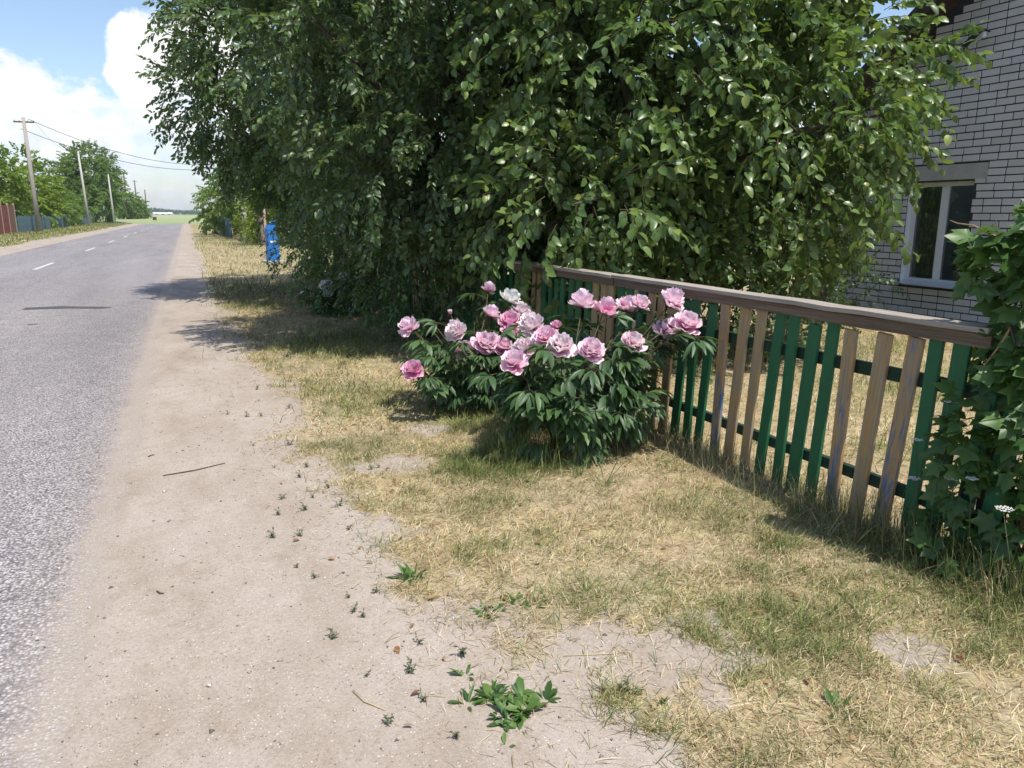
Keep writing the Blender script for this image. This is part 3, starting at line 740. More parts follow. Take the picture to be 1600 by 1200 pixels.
# bricks: 250 x 88 mm with 10 mm joints, running bond
bl, bh, j = .245, .083, .0165
full = MB().bbox((-.0, -bl/2, 0), (.03, bl/2, bh), .004).mesh('brick', M_BRICK)
half = MB().bbox((-.0, -.1195/2, 0), (.03, .1195/2, bh), .004).mesh('brick', M_BRICK)
cand = []; row = 0; zz = -.15; rb = random.Random(8)
LINT = (7.44, 8.92, 2.075, 2.285)
while zz < ZP:
    zt = zz+bh
    ylim0 = YR if zt < ZE else YR+(zt-ZE)/SL; ylim1 = YL if zt < ZE else YL-(zt-ZE)/SL
    y = YL-(0 if row % 2 else .131)
    first = True
    while y > YR+.05:
        L = bl
        if first and row % 2 == 0: y = YL; L = .1195
        elif rb.random() < .07: L = .1195
        first = False
        a, b_ = y-L, y
        y -= L+j
        if a < ylim0 or b_ > ylim1+.02: continue
        spans = [(a, b_)]
        if zt > WZ0-.01 and zz < WZ1: cut = (WY0-.004, WY1+.004)
        elif zt > LINT[2] and zz < LINT[3]: cut = LINT[:2]
        else: cut = None
        if cut:
            spans = []
            if a < cut[0]: spans.append((a, min(b_, cut[0]-.006)))
            if b_ > cut[1]: spans.append((max(a, cut[1]+.006), b_))
        for (a2, b2) in spans:
            if b2-a2 < .035: continue
            c = np.array([WX, (a2+b2)/2, zz+bh/2]); px, py, w = proj(c)
            vis = -20 < px < 1610 and py > -10 and ((px > 1395 and py < 500) or (px > 1255 and py > 310 and py < 480))
            cand.append((vis, w, a2, b2, zz))
    zz += bh+.0155; row += 1
cand.sort(key=lambda t: (not t[0], t[1]))
rest = MB()
for i, (vis, w, a, b_, z) in enumerate(cand):
    dx = rb.uniform(-.002, .002)
    if i < 300 and vis:
        L = b_-a; src = full if L > .18 else half
        ob = link('brick', src, wallo, (dx, (a+b_)/2-6.6, z)); ob.scale = (1, L/(bl if src is full else .1195), 1)
        ob.rotation_euler = (rb.uniform(-.008, .008), 0, 0)
    else:
        rest.box((dx, a-6.6, z), (.03+dx, b_-6.6, z+bh))
stuff(rest.build('brick', M_BRICK, wallo))
MB().bbox((-.003, LINT[0]-6.6, LINT[2]), (.2, LINT[1]-6.6, LINT[3]), .006).build('lintel', mat_simple('lintel_concrete', (.46, .45, .43), .9, .2, 5, .2, bump=.4), wallo)
# window
M_PVC = mat_simple('white_frame_paint', (.74, .77, .80), .4, .05, 6)
def mat_glass():
    b = NB('window_glass'); t = b.n('ShaderNodeBsdfTransparent'); t.inputs[0].default_value = (.86, .89, .9, 1)
    g = b.n('ShaderNodeBsdfGlossy'); g.inputs['Roughness'].default_value = .02
    fr = b.n('ShaderNodeFresnel'); fr.inputs[0].default_value = 1.5
    m = b.n('ShaderNodeMixShader'); b.l(fr.outputs[0], m.inputs[0]); b.l(t.outputs[0], m.inputs[1]); b.l(g.outputs[0], m.inputs[2])
    return b.done(m.outputs[0])
M_GLASS = mat_glass()
wr = empty('window', (.10, 0, 0)); wr.parent = house
y0, y1, z0, z1 = WY0-6.6+.004, WY1-6.6-.004, WZ0+.004, WZ1-.004
fr = MB(); fw = .062
fr.box((0, y0, z0), (.07, y0+fw, z1)); fr.box((0, y1-fw, z0), (.07, y1, z1))
fr.box((.002, y0+fw, z0), (.068, y1-fw, z0+fw)); fr.box((.002, y0+fw, z1-fw), (.068, y1-fw, z1))
ymid = (y0+y1)/2-.02
fr.box((-.004, ymid-.05, z0+fw), (.066, ymid+.05, z1-fw))
fr.build('frame', M_PVC, wr)
for (a, b_) in ((y0+fw+.001, ymid-.051), (ymid+.051, y1-fw-.001)):
    MB().box((.03, a, z0+fw+.001), (.036, b_, z1-fw-.001)).build('pane', M_GLASS, wr)
rv = MB(); rv.box((-.088, y1-.001, z0), (-.001, y1+.003, z1)); rv.build('reveal', M_PVC, wr)
sl = MB(); sl.prism([(-.235, z0-.012), (-.003, z0+.022), (-.003, z0+.004), (-.230, z0-.03)], 1, 0, 1)
sm = sl.mesh('sill', mat_simple('grey_blue_sill', (.55, .60, .66), .45, .06, 5))
for v in sm.vertices: x, yy, z = v.co; v.co = (x, y0-.05+yy*(y1-y0+.12), z)
link('sill', sm, wr)
M_CURT = mat_simple('grey_net_curtain', (.30, .33, .36), .9, .15, 4)
def curtain(a, b_, label):
    ys = np.linspace(a, b_, 46); V = []
    for k, yy in enumerate(ys):
        V += [(.16+.025*math.sin(k*.9)+.01*math.sin(k*2.3), yy, z0+.02), (.16+.018*math.sin(k*.9+.3), yy, z1-.05)]
    F = [(2*k, 2*k+2, 2*k+3, 2*k+1) for k in range(len(ys)-1)]
    me = bpy.data.meshes.new('curtain'); me.from_pydata(V, [], F); me.materials.append(M_CURT)
    me.polygons.foreach_set('use_smooth', np.ones(len(F), bool))
    c_ = tag(link('curtain', me), label, 'curtain'); c_.location = (WX+.1, 6.6, 0); c_.modifiers.new('thick', 'SOLIDIFY').thickness = .003
curtain(ymid+.06, y1-.05, 'grey net curtain behind the left window pane')
# flower pot on the inner window board
pot = empty('flower_pot', (WX+.24, 7.86, WZ0+.066), 'pale pot of leafy red geranium inside the right window pane', 'pot')
MB().box((WX+.17-WX, WY0-6.6-.1, WZ0+.03), (WX+.42-WX, WY1-6.6+.1, WZ0+.064)).build('inner_sill', M_PVC, house)
ang = np.linspace(0, 2*math.pi, 18, endpoint=False); V = []
prof = [(.0, 0), (.058, 0), (.075, .12), (.081, .12), (.081, .145), (.07, .145), (.066, .12), (0, .115)]
for r, z in prof: V += [(r*math.cos(t), r*math.sin(t), z) for t in ang]
F = [(k*18+i, k*18+(i+1) % 18, (k+1)*18+(i+1) % 18, (k+1)*18+i) for k in range(len(prof)-1) for i in range(18)]
mb = MB(); mb.add(V, F); mb.build('pot', mat_simple('pale_pot', (.55, .62, .68), .5, .05), pot, True)
A = Arr(); rg = np.random.default_rng(5); lt = leaf_tpl(1, .9, .2, .2)
for k in range(60):
    v = rg.normal(size=3); v /= np.linalg.norm(v); p = np.array([v[0]*.06, v[1]*.10, .30+v[2]*.17])
    A.leaf(lt, orient(v+np.array([0, 0, .2]), np.array([0, 0, 1.])), p, .07, rg.random())
for k in range(5): A.tube([(0, 0, .1), (rg.uniform(-.05, .05), rg.uniform(-.08, .08), .35)], [.005, .003], 4, 1)
link('foliage', A.mesh('foliage', [M_SHRUB, M_STEM]), pot)
A = Arr()
for k in range(26):
    v = rg.normal(size=3); v /= np.linalg.norm(v)
    A.leaf(lt, orient(v, np.array([0, 0, 1.])), np.array([-.03, -.05, .25])+v*.02, .035, rg.random())
link('blossom', A.mesh('blossom', [mat_simple('red_geranium', (.45, .03, .04), .5)]), pot)
# service bracket on the gable
br = empty('wire_bracket', (WX, 7.9, 3.8), 'black metal wire bracket with two insulators high on the brick gable', 'bracket')
M_IRON = mat_simple('black_iron', (.02, .02, .022), .5, .3, 10)
M_PORC = mat_simple('white_porcelain', (.75, .75, .72), .25, .05)
p0 = np.array([-.10, 8.19-7.9, 3.62-3.8]); p1 = np.array([-.16, 7.66-7.9, 3.98-3.8])
MB().tube([p0, p1], .036, 8).build('arm', M_IRON, br)
MB().tube([p0+(0, .01, .02), p0+(.10, .01, -.03)], .012, 6).tube([p1, p1+(.165, 0, -.02)], .012, 6).build('wall_mount', M_IRON, br)
for p, dv in ((p1, (0, -.05, -.09)), (p0, (-.01, .04, -.07))):
    q = p+np.array(dv)
    MB().tube([p, q], .008, 5).build('pin', M_IRON, br)
    MB().tube([q+(0, 0, .045), q+(0, 0, .035), q+(0, 0, .012), q+(0, 0, 0), q+(0, 0, -.03)], [.012, .03, .022, .034, .034], 10).build('insulator', M_PORC, br, True)
# house number plate
M_NAVY = mat_simple('navy_enamel', (.012, .025, .16), .35, .1)
pl = empty('house_number_plate', (WX-.012, 9.93, 2.02), 'navy house number plate on the far corner of the brick wall', 'sign')
MB().bbox((-.006, -.075, 0), (.004, .075, .36), .002).build('plate', M_NAVY, pl)
hexa = [(.058*math.cos(t), .095+.062*math.sin(t)) for t in np.linspace(math.pi/6, 2*math.pi+math.pi/6, 6, endpoint=False)]
MB().prism(hexa, 0, -.010, -.0065).build('white_hexagon', M_PORC, pl)
fc = bpy.data.curves.new('number', 'FONT'); fc.body = '16'; fc.size = .085; fc.align_x = 'CENTER'; fc.extrude = .001
ob = bpy.data.objects.new('number', fc); fc.materials.append(M_NAVY); col.objects.link(ob)
dg = bpy.context.evaluated_depsgraph_get(); me = bpy.data.meshes.new_from_object(ob.evaluated_get(dg)); bpy.data.objects.remove(ob)
ob = link('number', me, pl, (-.0125, 0, .065)); ob.rotation_euler = (math.pi/2, 0, -math.pi/2)
MB().tube([(-.009, .03, .24), (-.009, .0, .29), (-.009, -.03, .24)], .006, 5).build('emblem', M_PORC, pl)

# ------------------------------------------------------------------ peonies
def petal(rng, L, W, cup, ruffle):
    """3x4 grid petal, base at origin, growing along +y, cupped towards +z"""
    V = []; g = []
    ph = rng.uniform(0, 6)
    for i, t in enumerate((0, .35, .72, 1.0)):
        w = W*(.28, .8, 1.0, .72)[i]
        for j_, s in enumerate((-1, -.35, .35, 1)):
            notch = -.10*L*(abs(s) < .5)*(i == 3)*rng.uniform(0, 1)
            V.append((s*w/2, t*L*(1-.10*abs(s)*(i == 3))+notch, cup*L*t*t+.22*w*s*s+ruffle*L*math.sin(ph+s*3.1+t*2)*t)); g.append(t)
    F = []
    for i in range(3):
        for j_ in range(3):
            a = i*4+j_; F += [(a, a+1, a+5), (a, a+5, a+4)]
    return np.array(V), np.array(F), np.array(g)
def flower_mesh(seed, mat, R=1.0, openness=1.0, npet=(10, 16, 24, 26)):
    rng = np.random.default_rng(seed); A = Arr()
    for ring, (n, tilt, L, W, z, tn) in enumerate(((npet[0], .15, 1.0, .75, -.12, .62), (npet[1], .55, .88, .62, .0, .55), (npet[2], .92, .80, .40, .08, .55), (npet[3], 1.25, .78, .30, .12, .5))):
        for k in range(n):
            a = 2*math.pi*(k+rng.uniform(-.3, .3))/n+ring*.4; el = tilt*openness**-1+rng.normal()*.13
            d = np.array([math.cos(a)*math.cos(el), math.sin(a)*math.cos(el), math.sin(el)])
            nr = np.array([-math.cos(a)*math.sin(el), -math.sin(a)*math.sin(el), math.cos(el)])
            pt = petal(rng, L*R*rng.uniform(.85, 1.1), W*R*rng.uniform(.85, 1.15), rng.uniform(.12, .32), rng.uniform(.03, .09))
            A.leaf(pt, orient(d, nr), np.array([0, 0, z*R])+d*.08*R, 1.0, float(np.clip(rng.normal(tn, .13), 0, 1)))
    # green sepals underneath and a short neck
    lt = leaf_tpl(1, .5, .2, -.3)
    for k in range(5):
        a = 2*math.pi*k/5; d = np.array([math.cos(a), math.sin(a), -.15])
        A.leaf(lt, orient(d, np.array([0, 0, 1.])), np.array([0, 0, -.16*R]), .5*R, .4, 1)
    return A.mesh('flower', [mat, M_PEONYLEAF])
def bud_mesh(seed, mat):
    rng = np.random.default_rng(seed); A = Arr()
    for k in range(12):
        a = 2.4*k; el = 1.0+.03*k
        d = np.array([math.cos(a)*math.cos(el), math.sin(a)*math.cos(el), math.sin(el)]); nr = np.array([-math.cos(a)*math.sin(el), -math.sin(a)*math.sin(el), math.cos(el)])
        A.leaf(petal(rng, 1.2, .9, .45, .03), orient(d, nr), np.array([0, 0, -.5]), 1.0, float(np.clip(rng.normal(.35, .1), 0, 1)))
    lt = leaf_tpl(1, .5, .2, -.3)
    for k in range(4):
        a = 1.57*k; d = np.array([math.cos(a), math.sin(a), .5]); A.leaf(lt, orient(d, np.array([0, 0, 1.])), np.array([0, 0, -.5]), .9, .5, 1)
    return A.mesh('flower_bud', [mat, M_PEONYLEAF])
FLW = {'p': [flower_mesh(s, M_PINK) for s in (1, 2, 3, 4)], 'd': [flower_mesh(s, M_DEEP, openness=.9) for s in (5, 6)], 'w': [flower_mesh(s, M_PALE) for s in (7, 8)], 'W': [flower_mesh(9, M_WHITE)], 'b': [bud_mesh(10, M_DEEP), bud_mesh(11, M_PINK)]}
def compound_leaf(seed, narrow=False):
    rng = np.random.default_rng(seed); A = Arr()
    L = .125; pl_ = rng.uniform(.09, .14)
    end = np.array([0, pl_, .015])
    A.tube([(0, 0, 0), end*.5+np.array([0, 0, .008]), end], [.0028, .0024, .0018], 4)
    for br_, a0 in ((0, 0), (1, .85), (-1, -.85)):
        bd = np.array([math.sin(a0), math.cos(a0), rng.uniform(-.2, .1)]); e = end+bd*.045*(1 if br_ else .8)
        A.tube([end, e], [.0018, .0014], 3)
        for k, a1 in ((0, 0), (1, .55), (-1, -.55)):
            a = a0+a1*rng.uniform(.8, 1.2); d = np.array([math.sin(a), math.cos(a), rng.uniform(-.55, .05)])
            tp = leaf_tpl(1, (.22 if narrow else .31)*rng.uniform(.85, 1.15), rng.uniform(.2, .55), rng.uniform(.15, .5), (.7, 1.0, .72), (.22, .48, .78))
            A.leaf(tp, orient(d, np.array([rng.uniform(-.35, .35), rng.uniform(-.3, .3), 1.])), e-d*.005, L*rng.uniform(.8, 1.15)*(1 if k == 0 else .85), float(np.clip(rng.normal(.45, .2), 0, 1)))
    return A.mesh('leaf', [M_PEONYLEAF, M_REDSTEM])
PLEAF = [compound_leaf(60+i) for i in range(7)]; PNARROW = [compound_leaf(80+i, True) for i in range(5)]
def peony(base, flowers, label, seed, nextra, spread, height, group=None, leaves=PLEAF, skew=(0, 0), lpb=5, leaf_s=1.0, tmin=.38):
    rng = np.random.default_rng(seed); b0 = np.array(base, float)
    root = empty('peony_plant', base, label, 'peony', group)
    stems = []
    for (p, r, kind) in flowers:
        stems.append((np.array(p)-b0, r, kind))
    for k in range(nextra):
        a = 2*math.pi*k/nextra+rng.uniform(-.3, .3); rr = spread*rng.uniform(.35, 1.0)
        stems.append((np.array([math.cos(a)*rr+skew[0], math.sin(a)*rr+skew[1], height*(1.0-.45*(rr/spread)**2)*rng.uniform(.75, 1.0)]), 0, None))
    cen = np.array([skew[0], skew[1], 0])
    for (e, r, kind) in stems:
        a = rng.uniform(0, 6.28); s0 = np.array([math.cos(a), math.sin(a), 0])*rng.uniform(.01, .10)+np.array([e[0], e[1], 0])*.08; s0[2] = -.03
        c1 = s0+(e-s0)*np.array([.18, .18, .55])
        P = lambda t: (1-t)**2*s0+2*t*(1-t)*c1+t*t*e
        MB().tube([P(t) for t in (0, .25, .5, .75, 1)], [.0065, .0058, .005, .0042, .0036], 5).build('stem', M_REDSTEM, root, True)
        out = e-cen; out[2] = 0; out = out/(np.linalg.norm(out)+1e-6)
        nl = lpb if kind else lpb+1
        for q in range(nl):
            t = tmin+(.97-tmin)*(q+rng.uniform(.1, .9))/nl; p = P(t)
            a = rng.uniform(-1.6, 1.6); d = np.array([out[0]*math.cos(a)-out[1]*math.sin(a), out[0]*math.sin(a)+out[1]*math.cos(a), rng.uniform(-.35, .5)-(.25 if t < .6 else 0)])
            R = rot_to(d, rng.uniform(-.35, .35))*leaf_s*rng.uniform(.85, 1.25)
            ob = link('leaf', leaves[rng.integers(len(leaves))], root)
            ob.matrix_local = Matrix([[*R[0], p[0]], [*R[1], p[1]], [*R[2], p[2]], [0, 0, 0, 1]])
        if kind:
            me = FLW[kind][rng.integers(len(FLW[kind]))]
            ob = link('flower_bud' if kind == 'b' else 'flower', me, root)
            ax = Vector((out[0]*.45+rng.uniform(-.25, .25)-.10, out[1]*.45-.35+rng.uniform(-.2, .2), .85)).normalized()
            q = ax.to_track_quat('Z', 'Y')@Matrix.Rotation(rng.uniform(0, 6.28), 4, 'Z').to_quaternion()
            ob.rotation_mode = 'QUATERNION'; ob.rotation_quaternion = q
            ob.location = e+np.array(ax)*r*.15; s = r*(1.28 if kind != 'b' else .85); ob.scale = (s, s, s*rng.uniform(1.0, 1.2))
    return root
def fl(lst, Y0, dy):
    """flowers seen at (px, py) of radius r px, standing at depth Y (nearer the lower they are)"""
    out = []
    for (px, py, r, k, dY) in lst:
        p = at_y(px, py, Y0+dY)
        if p[0] > 2.98: p = at_x(px, py, 2.97-.04*(px % 3))
        _, _, w = proj(p); out.append((p, r*w/FPX, k))
    return out
A_FL = [(909, 480, 19, 'p', .25), (942, 489, 17, 'p', .2), (977, 486, 18, 'p', .25), (997, 480, 15, 'p', .38), (1045, 477, 19, 'p', .2), (1070, 513, 20, 'p', -.05), (1036, 525, 19, 'p', -.1), (1049, 509, 10, 'd', .1),
        (984, 542, 18, 'w', -.35), (923, 554, 20, 'p', -.45), (877, 549, 21, 'w', -.35), (855, 534, 19, 'p', -.2), (834, 515, 19, 'w', 0), (804, 573, 19, 'p', -.35), (822, 550, 17, 'w', -.15), (870, 513, 9, 'd', .1)]
B_FL = [(642, 515, 15, 'p', .0), (646, 582, 15, 'd', -.35), (704, 490, 8, 'b', .1), (715, 522, 16, 'w', -.1), (728, 552, 16, 'p', -.25), (758, 544, 20, 'p', -.3), (782, 546, 15, 'p', -.35), (771, 573, 9, 'b', -.4),
        (794, 472, 16, 'W', .2), (765, 495, 14, 'p', .1), (811, 492, 15, 'w', .15), (794, 509, 16, 'd', -.05), (795, 522, 12, 'd', -.15), (762, 455, 10, 'p', .3)]
pa = gnd(885, 702); pb = gnd(748, 638)
peony((pa[0], pa[1], 0), fl(A_FL, pa[1]+.02, 0), 'large peony bush with many pink blooms standing right in front of the fence', 41, 26, .55, .86, 'pink peonies by the fence', PLEAF+PNARROW[:3], (.10, .0), 6, 1.08, .47)
peony((pb[0], pb[1], 0), fl(B_FL, pb[1]+.0, 0), 'smaller peony with pink and white blooms, left of and behind the large one', 42, 18, .55, .84, 'pink peonies by the fence', PLEAF+PNARROW, (-.1, 0), 6, 1.0, .32)
pw = gnd(525, 492)
W_FL = [(510, 451, 10, 'W', -.5), (514, 460, 7, 'W', -.55), (537, 434, 7, 'W', -.2), (545, 428, 4, 'W', .4), (474, 460, 4, 'W', .1), (568, 432, 4, 'W', .2)]
peony((pw[0], pw[1], 0), fl(W_FL, pw[1]+.05, 0), 'white-flowering peony at the shady foot of the trees', 43, 14, .6, .62, None, PNARROW+PLEAF, (.1, 0), 5, 1.1, .3)
# white garden flowers seen through the leaves over the fence
jas = make_bush('jasmine_bush', 'white-flowered bush glimpsed through leaves just above the fence', (4.7, 8.9, 0), [(4.6, 8.8, 1.0, .5), (4.55, 8.7, 1.45, .4)], 120, shrub_var, [M_SHRUB, M_TWIG], 27, .8, keep=20)
for k, (px, py) in enumerate(((880, 398), (893, 400), (868, 388), (856, 382), (905, 372), (890, 385), (832, 345), (838, 348), (873, 405))):
    p = at_y(px, py, 8.0+.05*(k % 3)); ob = link('blossom', FLW['W'][0], jas, p-np.array([4.7, 8.9, 0])); ob.scale = (.055,)*3; ob.rotation_euler = (.9, k, .4*k)

# ------------------------------------------------------------------ vine on the near end of the fence
vine = empty('vine', (3.22, 2.02, 0), 'climbing vine with lobed leaves swallowing the near end of the fence', 'vine')
vr = np.random.default_rng(77)
VT = palmate_tpl(1.0)
MB().bbox((.10, -.06, -.3), (.19, .03, 1.42), .006).build('support_post', M_POST, vine)
vm = []
for i in range(8):
    A = Arr(); r = np.random.default_rng(500+i)
    for k in range(3):
        d = np.array([r.uniform(-.8, .8), 1., r.uniform(-.8, .2)])
        A.tube([(0, 0, 0), d*.04+(0, 0, .02)], [.0018, .0012], 3)
        A.leaf(VT, orient(d, np.array([r.uniform(-.6, .2), r.uniform(-.5, .5), .8])), d*.04+np.array([0, 0, .02]), r.uniform(.065, .115), float(np.clip(r.normal(.42, .22), 0, 1)))
    vm.append(A.mesh('leaf', [M_VINE, M_TWIG]))
def vine_leaves(lobes, n):
    for k in range(n):
        l = lobes[vr.integers(len(lobes))]; v = vr.normal(size=3); v /= np.linalg.norm(v)
        p = np.array(l[:3])+v*np.array([l[3], l[4], l[5]])*vr.uniform(.55, 1.0)
        if p[2] < .05: p[2] = vr.uniform(.05, .3)
        d = v*.6+np.array([-.35, vr.uniform(-.5, .5), -.35]); R = rot_to(d, vr.uniform(-.6, .6))*vr.uniform(.85, 1.3)
        ob = link('leaf', vm[vr.integers(8)], vine); q = p-np.array([3.22, 2.02, 0])
        ob.matrix_local = Matrix([[*R[0], q[0]], [*R[1], q[1]], [*R[2], q[2]], [0, 0, 0, 1]])
vine_leaves([(3.22, 2.10, 1.25, .13, .12, .2), (3.2, 2.0, 1.45, .16, .14, .16), (3.18, 1.97, .8, .12, .12, .35), (3.12, 2.22, .55, .09, .07, .3), (3.25, 1.95, .3, .12, .18, .25), (3.2, 2.12, 1.0, .10, .10, .2), (3.12, 2.20, .15, .13, .16, .12), (3.10, 2.16, 1.42, .10, .10, .15)], 290)
for k in range(16):
    a = vr.uniform(-.12, .12); b_ = vr.uniform(-.18, .16)
    pts = [np.array([a*.5, b_*.4, 0]), np.array([a+.03, b_, .5]), np.array([a*1.4+.02, b_*.7, 1.0]), np.array([a*2-.05, b_*1.3, 1.35+vr.uniform(-.2, .3)])]
    MB().tube(pts, [.008, .006, .005, .002], 5).build('stem', M_TWIG, vine, True)
# the bare shoot reaching left across the window
sh = [at_x(1600, 398, 3.1), at_x(1560, 372, 3.12), at_x(1520, 352, 3.12), at_x(1496, 349, 3.14), at_x(1484, 344, 3.14)]
MB().tube([p-np.array([3.22, 2.02, 0]) for p in sh], [.006, .005, .004, .003, .0015], 5).build('stem', mat_simple('pale_shoot', (.28, .20, .11), .7, .2, 20), vine, True)
sh = [at_x(1530, 582, 3.02), at_x(1562, 540, 3.03), at_x(1577, 515, 3.05), at_x(1582, 488, 3.06)]
MB().tube([p-np.array([3.22, 2.02, 0]) for p in sh], [.004, .0045, .004, .002], 5).build('stem', MATS['pale_shoot'], vine, True)

# white umbel wildflowers at the foot of the vine
def umbel(px, py, X, hscale, label, seed):
    rng = np.random.default_rng(seed); p = at_x(px, py, X)
    root = empty('wild_carrot', (p[0]+.03, p[1]+rng.uniform(-.05, .05), 0), label, 'wildflower', 'white umbels by the fence end'); b0 = np.array(root.location)
    q = p-b0
    MB().tube([(0, 0, -.02), q*np.array([.2, .2, .5]), q], [.003, .0024, .0014], 4).build('stem', M_STEM, root, True)
    A = Arr(); lt = leaf_tpl(1, .9, .1, .1)
    for k in range(34):
        a = 2.4*k; r = .028*math.sqrt(k/34)*hscale; c = q+np.array([math.cos(a)*r, math.sin(a)*r, .012+.006*rng.random()])
        for m in range(3):
            a2 = 2.1*m+k; A.leaf(lt, orient(np.array([math.cos(a2), math.sin(a2), .3]), np.array([0, 0, 1.])), c, .006, .9)
        if k % 3 == 0: A.tube([q, c], [.0007, .0005], 3, 1)
    link('umbel', A.mesh('umbel', [M_WHITE, M_STEM]), root)
for i, (px, py, lab) in enumerate(((1432, 692, 'white umbel flower leftmost of those at the fence end'), (1484, 633, 'white umbel flower highest of those at the fence end'), (1487, 752, 'broad white umbel flower in front of the last green pickets'), (1518, 753, 'white umbel flower right beside the vine at mid height'), (1568, 800, 'white umbel flower low against the dark vine, farthest right'), (1427, 752, 'small white umbel low between two green pickets'))):
    umbel(px, py, 2.98, 1.2 if i in (2, 4) else .9, lab, 30+i)

# ------------------------------------------------------------------ grass
def blades(n, X, Y, rng, length, width, upright, colour, zoff=0.0):
    """n curved blades at X, Y; upright 0 lying .. 1 standing"""
    th = rng.uniform(0, 2*np.pi, n); L = length
    up = np.clip(upright+rng.normal(0, .18, n), .03, 1.0); h = L*up; hor = L*np.sqrt(1-up**2*.96)
    dx, dy = np.cos(th), np.sin(th); sx, sy = -dy*width/2, dx*width/2
    z0 = gheight(X, Y)+zoff
    bend = rng.uniform(-.25, .25, n)*L
    V = np.zeros((n, 5, 3), np.float32)
    for i, (t, w) in enumerate(((0, 1.0), (.55, .8))):
        bx = X+dx*hor*t+(-dy)*bend*t*t; by = Y+dy*hor*t+dx*bend*t*t; bz = z0+h*(t if i == 0 else .68)
        V[:, i*2, 0] = bx-sx*w; V[:, i*2, 1] = by-sy*w; V[:, i*2, 2] = bz
        V[:, i*2+1, 0] = bx+sx*w; V[:, i*2+1, 1] = by+sy*w; V[:, i*2+1, 2] = bz+width*.25
    V[:, 4, 0] = X+dx*hor-dy*bend; V[:, 4, 1] = Y+dy*hor+dx*bend; V[:, 4, 2] = z0+h*.92
    base = (np.arange(n)*5)[:, None]
    q = base+np.array([[0, 1, 3, 2]]); t = base+np.array([[2, 3, 4]])
    C = np.repeat(colour[:, None, :], 5, 1)
    return V.reshape(-1, 3), q, t, C.reshape(-1, 3)
PAL_DRY = np.array([(.60, .50, .31), (.52, .42, .24), (.68, .59, .40), (.42, .32, .17), (.57, .49, .28), (.36, .23, .13), (.48, .43, .22), (.64, .53, .32)])
PAL_GRN = np.array([(.12, .165, .045), (.165, .205, .06), (.095, .15, .04), (.22, .24, .08), (.28, .28, .11)])
def grass(name, label, n, xr, yr, seed, lr, wr_, up, accept=1.0, gboost=0.0, cat='grass', near_bias=1.0, mask=None):
    rng = np.random.default_rng(seed)
    X = rng.uniform(*xr, n); u = rng.random(n)**near_bias; Y = yr[0]+(yr[1]-yr[0])*u
    cv = cover(X, Y) if mask is None else mask(X, Y)
    clump = .35+.65*sstep(.35, .62, fbm(X*9, Y*9, 71))
    if mask is None: cv = np.maximum(cv, .035*sstep(-.55, .0, X-grass_edge(Y)))
    keep = rng.random(n) < cv*clump*accept; X = X[keep]; Y = Y[keep]; m = len(X)
    g = greenness(X, Y)+gboost
    isg = rng.random(m) < np.clip(g*.85+.08, 0, .95)
    dry = PAL_DRY[rng.integers(len(PAL_DRY), size=m)]; grn = PAL_GRN[rng.integers(len(PAL_GRN), size=m)]
    c = np.where(isg[:, None], grn, dry)*rng.uniform(.6, 1.2, (m, 1))
    tone = (.8+.4*fbm(X*1.3, Y*1.3, 77))[:, None]; c = c*tone
    L = rng.uniform(*lr, m)*(1+.35*isg)*(1+.5*np.clip(g, 0, 1)); w = rng.uniform(*wr_, m)
    upr = np.where(isg, up+.3, up)
    V, q, t, C = blades(m, X, Y, rng, L, w, upr, c)
    ob = link(name, mesh_np(name, V, [q, t], M_GRASS, tint=C))
    stuff(ob); tag(ob, label, cat); return ob
grass('dry_grass', 'short dry straw-coloured grass on the near verge', 235000, (.05, 3.3), (.95, 5.4), 1, (.028, .075), (.0016, .0034), .28)
grass('verge_grass', 'sun-bleached grass of the verge farther along the fence', 120000, (.0, 3.3), (5.4, 15.5), 2, (.03, .085), (.003, .006), .34)
grass('roadside_grass', 'yellowing grass beside the shoulder beyond the big trees', 40000, (.2, 8.5), (15.5, 60), 3, (.06, .16), (.008, .018), .4, near_bias=1.6)
grass('garden_lawn', 'dry lawn of the garden behind the picket fence', 70000, (3.2, 9.6), (1.6, 8.5), 4, (.04, .10), (.003, .006), .38, mask=lambda x, y: np.ones_like(x)*.8)
grass('far_verge_grass', 'greener grass on the opposite side of the road', 26000, (-15, -8.2), (28, 150), 5, (.06, .15), (.02, .045), .35, gboost=-.25, near_bias=1.5)
def fringe(x, y): return np.clip(np.exp(-((x-3.05)/.14)**2)*(.45+.55*sstep(.45, .6, fbm(x*3, y*3, 83))), 0, 1)
grass('fence_grass', 'longer unmown grass along the foot of the pickets', 30000, (2.7, 3.3), (1.6, 9), 6, (.07, .20), (.0018, .0036), .68, gboost=.15, mask=fringe)
def footpatch(x, y): return np.clip(sstep(.62, .2, np.hypot(x-2.15, y-4.55)), 0, 1)
grass('peony_grass', 'dark green grass under the large peony', 9000, (1.3, 2.9), (3.8, 5.3), 7, (.06, .17), (.002, .004), .62, gboost=.7, mask=footpatch)

